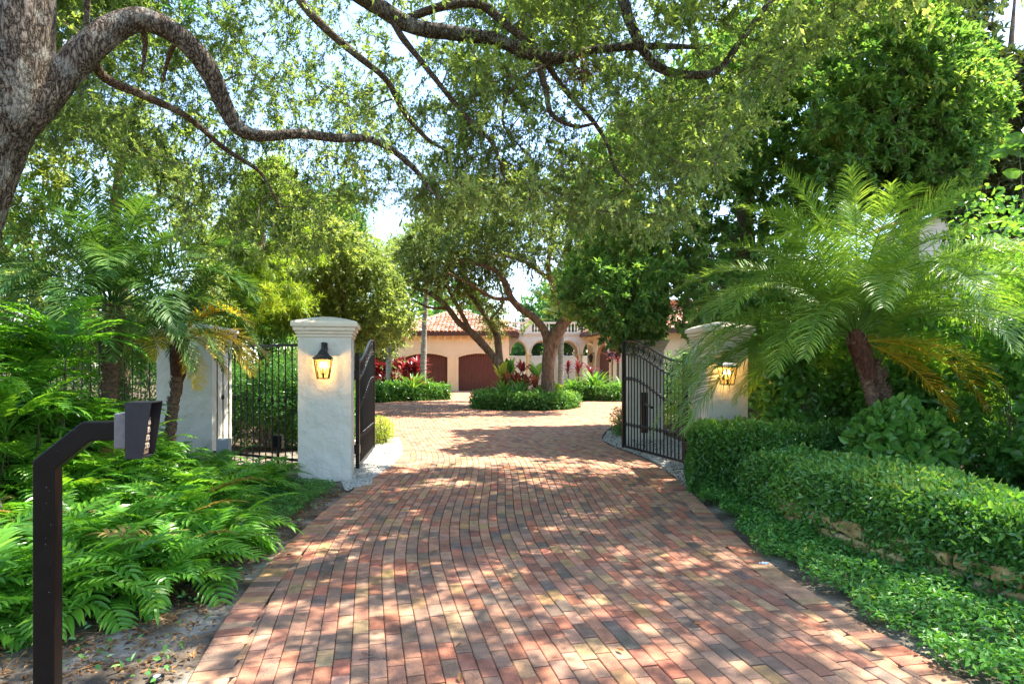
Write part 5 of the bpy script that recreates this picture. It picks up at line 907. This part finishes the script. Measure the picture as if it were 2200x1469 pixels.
# ---- hedges and shrubs ----------------------------------------------------------------------------
def hedge(name, label, cat, path, wd, ht, n, L, W, mat, z0=.0, rough=.06, group=None, bulge=.1, core=True, oval=True):
    """clipped hedge along a path of (x,y): leaves over a lumpy box, twigs inside"""
    pth = catmull(np.array(path, float), .1); s = np.concatenate([[0], np.cumsum(np.linalg.norm(np.diff(pth, axis=0), axis=1))]); L_ = s[-1]; t = unit(np.gradient(pth, axis=0)); nr = np.stack([t[:, 1], -t[:, 0]], 1)
    u = U(0, 1, n); per = U(0, 2*ht+wd, n); x = np.where(per < ht, -wd/2, np.where(per < ht+wd, per-ht-wd/2, wd/2)); z = np.where(per < ht, per, np.where(per < ht+wd, ht, 2*ht+wd-per))
    endm = U(0, 1, n) < wd*1.6/(2*L_+wd*1.6); u = np.where(endm, np.where(U(0, 1, n) < .5, 0, 1), u); x = np.where(endm, U(-.5, .5, n)*wd, x); z = np.where(endm, U(0, 1, n)*ht, z)
    i = u*(len(pth)-1); i0 = np.minimum(i.astype(int), len(pth)-2); fr = (i-i0)[:, None]; c = pth[i0]*(1-fr)+pth[i0+1]*fr; N = nr[i0]
    corner = np.clip((z-ht*.72)/(ht*.28), 0, 1)*np.clip((np.abs(x)-wd*.3)/(wd*.2), 0, 1); x = x*(1-.16*corner); z = z*(1-.1*corner)
    p = np.stack([c[:, 0]+N[:, 0]*x, c[:, 1]+N[:, 1]*x, z0+z], 1); cen = np.stack([c[:, 0], c[:, 1], np.full(n, z0+ht*.5)], 1); o = unit((p-cen)*[1, 1, .8]); p += o*(bulge*n3(p, 3.2, .5)+.05*n3(p, 9, 1.5)+rng.normal(0, rough, n)-np.abs(rng.normal(0, .03, n)))[:, None]
    if 1: e = t[i0]*(np.where(u == 0, -1, np.where(u == 1, 1, 0))*(.08+.06*n3(p, 4)))[:, None]; p[:, :2] += e
    p[:, 2] = np.maximum(p[:, 2], z0+.02); d = unit(o*.7+rdir(n)*.9+[0, 0, .15]); nn = o*.5+rdir(n)*.55+[0, 0, .45]; ob = (c[0, 0], c[0, 1], 0)
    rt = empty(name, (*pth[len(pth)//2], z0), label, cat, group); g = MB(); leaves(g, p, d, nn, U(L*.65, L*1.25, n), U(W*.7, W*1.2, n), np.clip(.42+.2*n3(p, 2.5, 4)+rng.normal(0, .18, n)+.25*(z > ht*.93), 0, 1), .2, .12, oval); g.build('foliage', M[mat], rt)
    m = n//12; g = MB(); b0 = cen[:m]*[1, 1, 0]+[0, 0, z0]; b0[:, :2] += N[:m]*(x[:m]*.3)[:, None]; thin(g, b0, (b0+p[:m])/2+rdir(m)*.06, p[:m]-o[:m]*.02, .005, .0015); g.build('branches', M['twig'], rt); return rt
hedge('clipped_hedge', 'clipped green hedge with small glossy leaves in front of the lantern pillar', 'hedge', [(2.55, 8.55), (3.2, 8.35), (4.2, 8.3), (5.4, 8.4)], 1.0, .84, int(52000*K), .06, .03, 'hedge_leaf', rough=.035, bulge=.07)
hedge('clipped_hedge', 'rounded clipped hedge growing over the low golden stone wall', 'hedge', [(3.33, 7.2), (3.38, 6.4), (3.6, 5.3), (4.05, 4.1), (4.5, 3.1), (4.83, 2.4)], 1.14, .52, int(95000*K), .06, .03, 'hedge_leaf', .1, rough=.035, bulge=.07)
def shrub(name, label, cat, c, rad, n, L, W, mat, group=None, oval=True, whorl=False, nb=7, low=0.0, inner=.35, up=.4):
    rt = empty(name, (c[0], c[1], 0), label, cat, group); c = np.array(c, float); rad = np.array(rad, float); n = int(n*K); o = rdir(n); s = U(inner**3, 1, n)**(1/3)*(1+.22*n3(o*2.3+c, 1.0)+.12*n3(o*5.1+c, 1.0)); p = c+o*rad*s[:, None]; k = (p[:, 2] > low) & (n3(p, 2.2, c[0]) > -.5); p, o = p[k], o[k]; n = len(p)
    d = unit(o*.6+rdir(n)*.9+[0, 0, .1]); g = MB(); leaves(g, p, d, o*.4+rdir(n)*.5+[0, 0, up], U(L*.6, L*1.25, n), U(W*.7, W*1.2, n), np.clip(.45+.25*n3(p, 1.8, 2)+rng.normal(0, .17, n), 0, 1), .2, .15, oval); g.build('foliage', M[mat], rt)
    m = min(n, nb*9); g = MB(); b0 = np.array([[c[0], c[1], 0]])+rng.normal(0, .18, (m, 3))*[rad[0], rad[1], 0]; thin(g, b0, (b0+p[:m])/2+rdir(m)*.1*rad+[0, 0, .05], p[:m], .012, .003); g.build('branches', M['twig'], rt); return rt
# big leaved thicket on the right, behind the palm
for i, (x, y, z, rx, ry, rz_, n, lab) in enumerate([(4.55, 9.6, 1.3, .8, .7, 1.5, 5200, 'leafy thicket of rounded leaves crowding the lantern pillar'), (5.9, 9.5, 1.4, .95, .8, 1.7, 5600, 'broad leaved thicket behind the trunks of the near palm'), (6.0, 7.1, .95, .75, .8, 1.3, 4200, 'large rounded glossy leaves between the near palm trunk and the hedge'), (7.4, 9, 1.6, 1.0, .9, 1.9, 5600, 'tall thicket of round glossy leaves behind the end of the hedge'), (5.75, 5.9, .8, .6, .8, 1.25, 3000, 'round leaved sea grape at the right edge overhanging the hedge'), (8.6, 10.8, 2.2, 1.2, 1.1, 2.4, 5200, 'tall dark thicket under the magnolia'), (4.05, 8.95, 1.15, .42, .3, 1.15, 2600, 'leafy shrub hiding the outer edge of the lantern pillar'), (5.3, 8.25, .95, .6, .35, 1.0, 2800, 'leafy shrub just behind the twin palm trunks'), (4.5, 7.15, .55, .6, .3, .72, 2600, 'round leaved shrub half burying the foot of the twin palm trunks')]):
    shrub('sea_grape', lab, 'shrub', (x, y, z), (rx, ry, rz_), n, .125, .092, 'big_leaf', inner=.3, up=.25)
c = P(2185, 385, 6.0); c2 = c+[.35, 0, .1]
shrub('sea_grape', 'large round green leaves hanging in at the right edge of the picture', 'shrub', (c2[0], c2[1], c2[2]), (.35, .3, .45), 420, .2, .15, 'bright_leaf', up=.2, nb=1)
shrub('shrub', 'dense green shrub behind the open gate on the right of the court', 'shrub', (5.2, 17.5, .8), (1.3, 1.8, 1.6), 9000, .1, .045, 'dark_leaf')
shrub('shrub', 'small green shrub at the gravel edge by the free end of the right gate', 'shrub', (2.62, 14.6, .28), (.3, .4, .42), 2200, .05, .022, 'hedge_leaf')
shrub('shrub', 'small yellow green shrub at the gravel edge behind the left gate', 'shrub', (-2.78, 13.2, .25), (.28, .5, .36), 2200, .05, .014, 'lime_leaf')
for i, (x, y, rx, ry, h, n, mat, lab) in enumerate([(-3.85, 12.6, .8, .7, 1.55, 9000, 'hedge_leaf', 'leafy green shrub right behind the fence bars next to the lit pillar'), (-4.9, 12.6, .9, .7, 1.6, 9000, 'dark_leaf', 'dark shrub behind the middle of the iron fence'), (-6.2, 12.8, .9, .7, 1.7, 8000, 'dark_leaf', 'dark green shrub behind the fence pillar'), (-5.0, 15.5, 1.0, 1.2, 2.3, 11000, 'bright_leaf', 'tall bright green shrub whose top shows over the iron fence'), (-6.2, 19, 1.2, 1.6, 1.3, 9000, 'hedge_leaf', 'green shrub along the court behind the open left gate'), (-7.6, 18, 1.6, 1.5, 3.0, 12000, 'dark_leaf', 'big dark shrub behind the fence at the left of the court'), (-8.2, 14, 1.5, 1.2, 2.6, 10000, 'dark_leaf', 'dark shrub mass behind the large left palm'), (-8.9, 24, 1.6, 1.8, 1.5, 9000, 'hedge_leaf', 'rounded shrub on the left court edge before the red bed'), (-9.5, 11.5, 1.6, 1.2, 2.6, 9000, 'dark_leaf', 'dark shrub at the far left behind the ferns')]):
    shrub('shrub', lab, 'shrub', (x, y, h*.5), (rx, ry, h*.62), n, .085, .034, mat)
# planting of the court: island hedge ring, beds, straps and coloured foliage
th = np.linspace(0, 2*PI, 40); hedge('island_hedge', 'low round clipped hedge ringing the planted island', 'hedge', np.stack([ISL[0]+1.6*np.cos(th), ISL[1]+1.6*np.sin(th)], 1), .8, .48, int(26000*K), .11, .055, 'dark_leaf', rough=.09)
hedge('bed_hedge', 'low hedge edging the red foliage bed on the left of the court', 'hedge', [(-7.2, 27.2), (-6.2, 28.6), (-4.8, 29.6), (-3.5, 30.6)], 1.3, .62, int(17000*K), .13, .06, 'hedge_leaf', rough=.13)
hedge('bed_hedge', 'low hedge edging the bed in front of the pointed doorway', 'hedge', [(2.4, 30.6), (3.6, 29.6), (5.2, 29.2), (6.8, 29)], 1.3, .62, int(17000*K), .13, .06, 'dark_leaf', rough=.13)
def rosette(name, label, cat, x, y, z, n, L, W, mat, el=(.5, 1.45), droop=(.6, 1.8), stemh=0.0, group=None, fold=.15):
    rt = empty(name, (x, y, 0), label, cat, group); g = MB(); az = U(0, 2*PI, n); e = U(el[0], el[1], n); p = np.repeat([[x, y, z]], n, 0)+rng.normal(0, .04, (n, 3))*[1, 1, .0]+np.stack([0*az, 0*az, U(0, 1, n)*stemh*.4], 1)
    strips(g, p, az, e, L*U(.7, 1.15, n), W*U(.8, 1.2, n), U(droop[0], droop[1], n), np.clip(U(.1, .9, n), 0, 1), 6, fold); g.build('leaves', M[mat], rt)
    g = MB(); tube(g, np.array([(x, y, 0), (x+.02, y, max(z, .08))]), [.035, .028], 6); g.build('stem', M['stem'], rt); return rt
def bed(name, pts, lab, cat, mat, group, n, L, W, h, el, dr):
    for i, (x, y) in enumerate(pts): rosette(name, lab, cat, x, y, h*U(.8, 1.15), n, L*U(.9, 1.1), W, mat, el, dr, h, group)
bed('ti_plant', [(x, y) for x, y in zip(U(-7.2, -4.6, 26), U(30.2, 32.2, 26))], 'one of the tall crimson leaved plants massed left of the garage', 'plant', 'red_leaf', 'crimson plants left of the garage', 34, .62, .13, 1.15, (.1, 1.4), (.4, 1.4))
bed('ti_plant', [(x, y) for x, y in zip(U(-7.0, -4.4, 10), U(29.7, 30.4, 10))], 'one of the crimson leaved plants along the front of the red mass', 'plant', 'red_leaf', 'crimson plants in front of the red mass', 34, .55, .12, .6, (.1, 1.4), (.4, 1.4))
for x, y, z, n, L, lab in ((-4.7, 29.4, .3, 80, 1.25, 'large bright strap leaved plant beside the slim pale palm trunk'), (-5.5, 29.0, .25, 45, .95, 'smaller strap leaved plant in front of the red foliage'), (.25, 24.0, .25, 70, 1.05, 'strap leaved plant drooping over the island hedge'), (-.35, 24.3, .3, 40, .9, 'strap leaved plant at the foot of the leaning oak'), (3.95, 29.5, .3, 90, 1.35, 'large dark strap leaved plant in front of the pointed doorway'), (3.0, 29.8, .25, 50, 1.0, 'smaller strap leaved plant right of the island oak'), (5.2, 29.4, .25, 45, 1.0, 'strap leaved plant partly behind the right gate')):
    rosette('strap_lily', lab, 'plant', x, y, z, n, L, .085, 'strap_leaf', (.5, 1.5), (.7, 1.9))
bed('ti_plant', [(.2, 25.0), (.55, 25.2), (.9, 24.9), (.05, 25.4), (.6, 25.6), (-.2, 25.3)], 'one of the orange red rosette plants in the island left of the oak', 'plant', 'orange_red_leaf', 'orange red plants in the island', 24, .5, .11, .75, (.2, 1.4), (.4, 1.5))
rosette('ti_plant', 'upright dark red plant standing above the orange ones in the island', 'plant', .42, 25.5, 1.35, 22, .55, .1, 'red_leaf', (.4, 1.45), (.2, .9), .5)
bed('ti_plant', [(2.75, 30.5), (3.3, 30.8), (3.9, 30.7)], 'one of the dark red plants behind the strap lily right of the oak', 'plant', 'maroon_leaf', 'dark red plants right of the oak', 24, .55, .11, 1.15, (.2, 1.4), (.4, 1.4))
bed('ti_plant', [(4.9, 30.4), (5.2, 30.7)], 'tall dark red plant in front of the pointed door', 'plant', 'maroon_leaf', 'dark red plants before the door', 26, .65, .12, 1.65, (.2, 1.4), (.3, 1.3))
for x, y, z, lab, m_ in ((-.42, 25.6, 1.05, 'yellow green paddle leaved plant left of the orange red plants', 'yellow_leaf'), (-.05, 26.2, 1.2, 'tall pale green paddle leaves in the island', 'strap_leaf'), (1.05, 25.9, 1.1, 'pale paddle leaves beside the island oak trunk', 'strap_leaf')):
    rosette('paddle_plant', lab, 'plant', x, y, z, 5, .8, .32, m_, (.9, 1.5), (.1, .7), .2, fold=.25)
for x, y, lab in ((1.25, 24.6, 'low yellow green plant left of the island oak trunk'), (1.85, 25.2, 'low yellow green plant right of the island oak trunk')): shrub('shrub', lab, 'shrub', (x, y, .55), (.35, .35, .35), 900, .1, .05, 'lime_leaf')
# air plants sitting on the oak limbs
def airplant(px, py, Y, label, mat, n, L, W, down):
    c = P(px, py, Y); rt = empty('air_plant', c, label, 'plant'); g = MB(); az = U(0, 2*PI, n); strips(g, np.repeat([c], n, 0)+rng.normal(0, .05, (n, 3)), az, U(-1.2, .9, n) if down else U(-.2, 1.4, n), L*U(.5, 1.2, n), np.full(n, W), U(.5, 2.2, n), U(0, 1, n), 5, .1); g.build('leaves', M[mat], rt)
    if down: g = MB(); m = 60; b = np.repeat([c], m, 0)+rng.normal(0, .08, (m, 3))*[1.4, 1, .4]; e = b+rng.normal(0, .06, (m, 3))-[0, 0, 1]*U(.1, .42, (m, 1)); thin(g, b, (b+e)/2+rdir(m)*.04, e, .005, .002); g.build('roots', M['root'], rt)
airplant(1252, 150, 8.5, 'brown air plant with tangled hanging roots on the high oak limb', 'dry_leaf', 60, .3, .022, True); airplant(1062, 132, 8.2, 'pale green spiky air plant hanging below the upper oak limb', 'lime_leaf', 26, .34, .03, False); airplant(392, 20, 5.7, 'dark green spiky air plant growing on top of the arching limb', 'dark_leaf', 26, .26, .022, False)
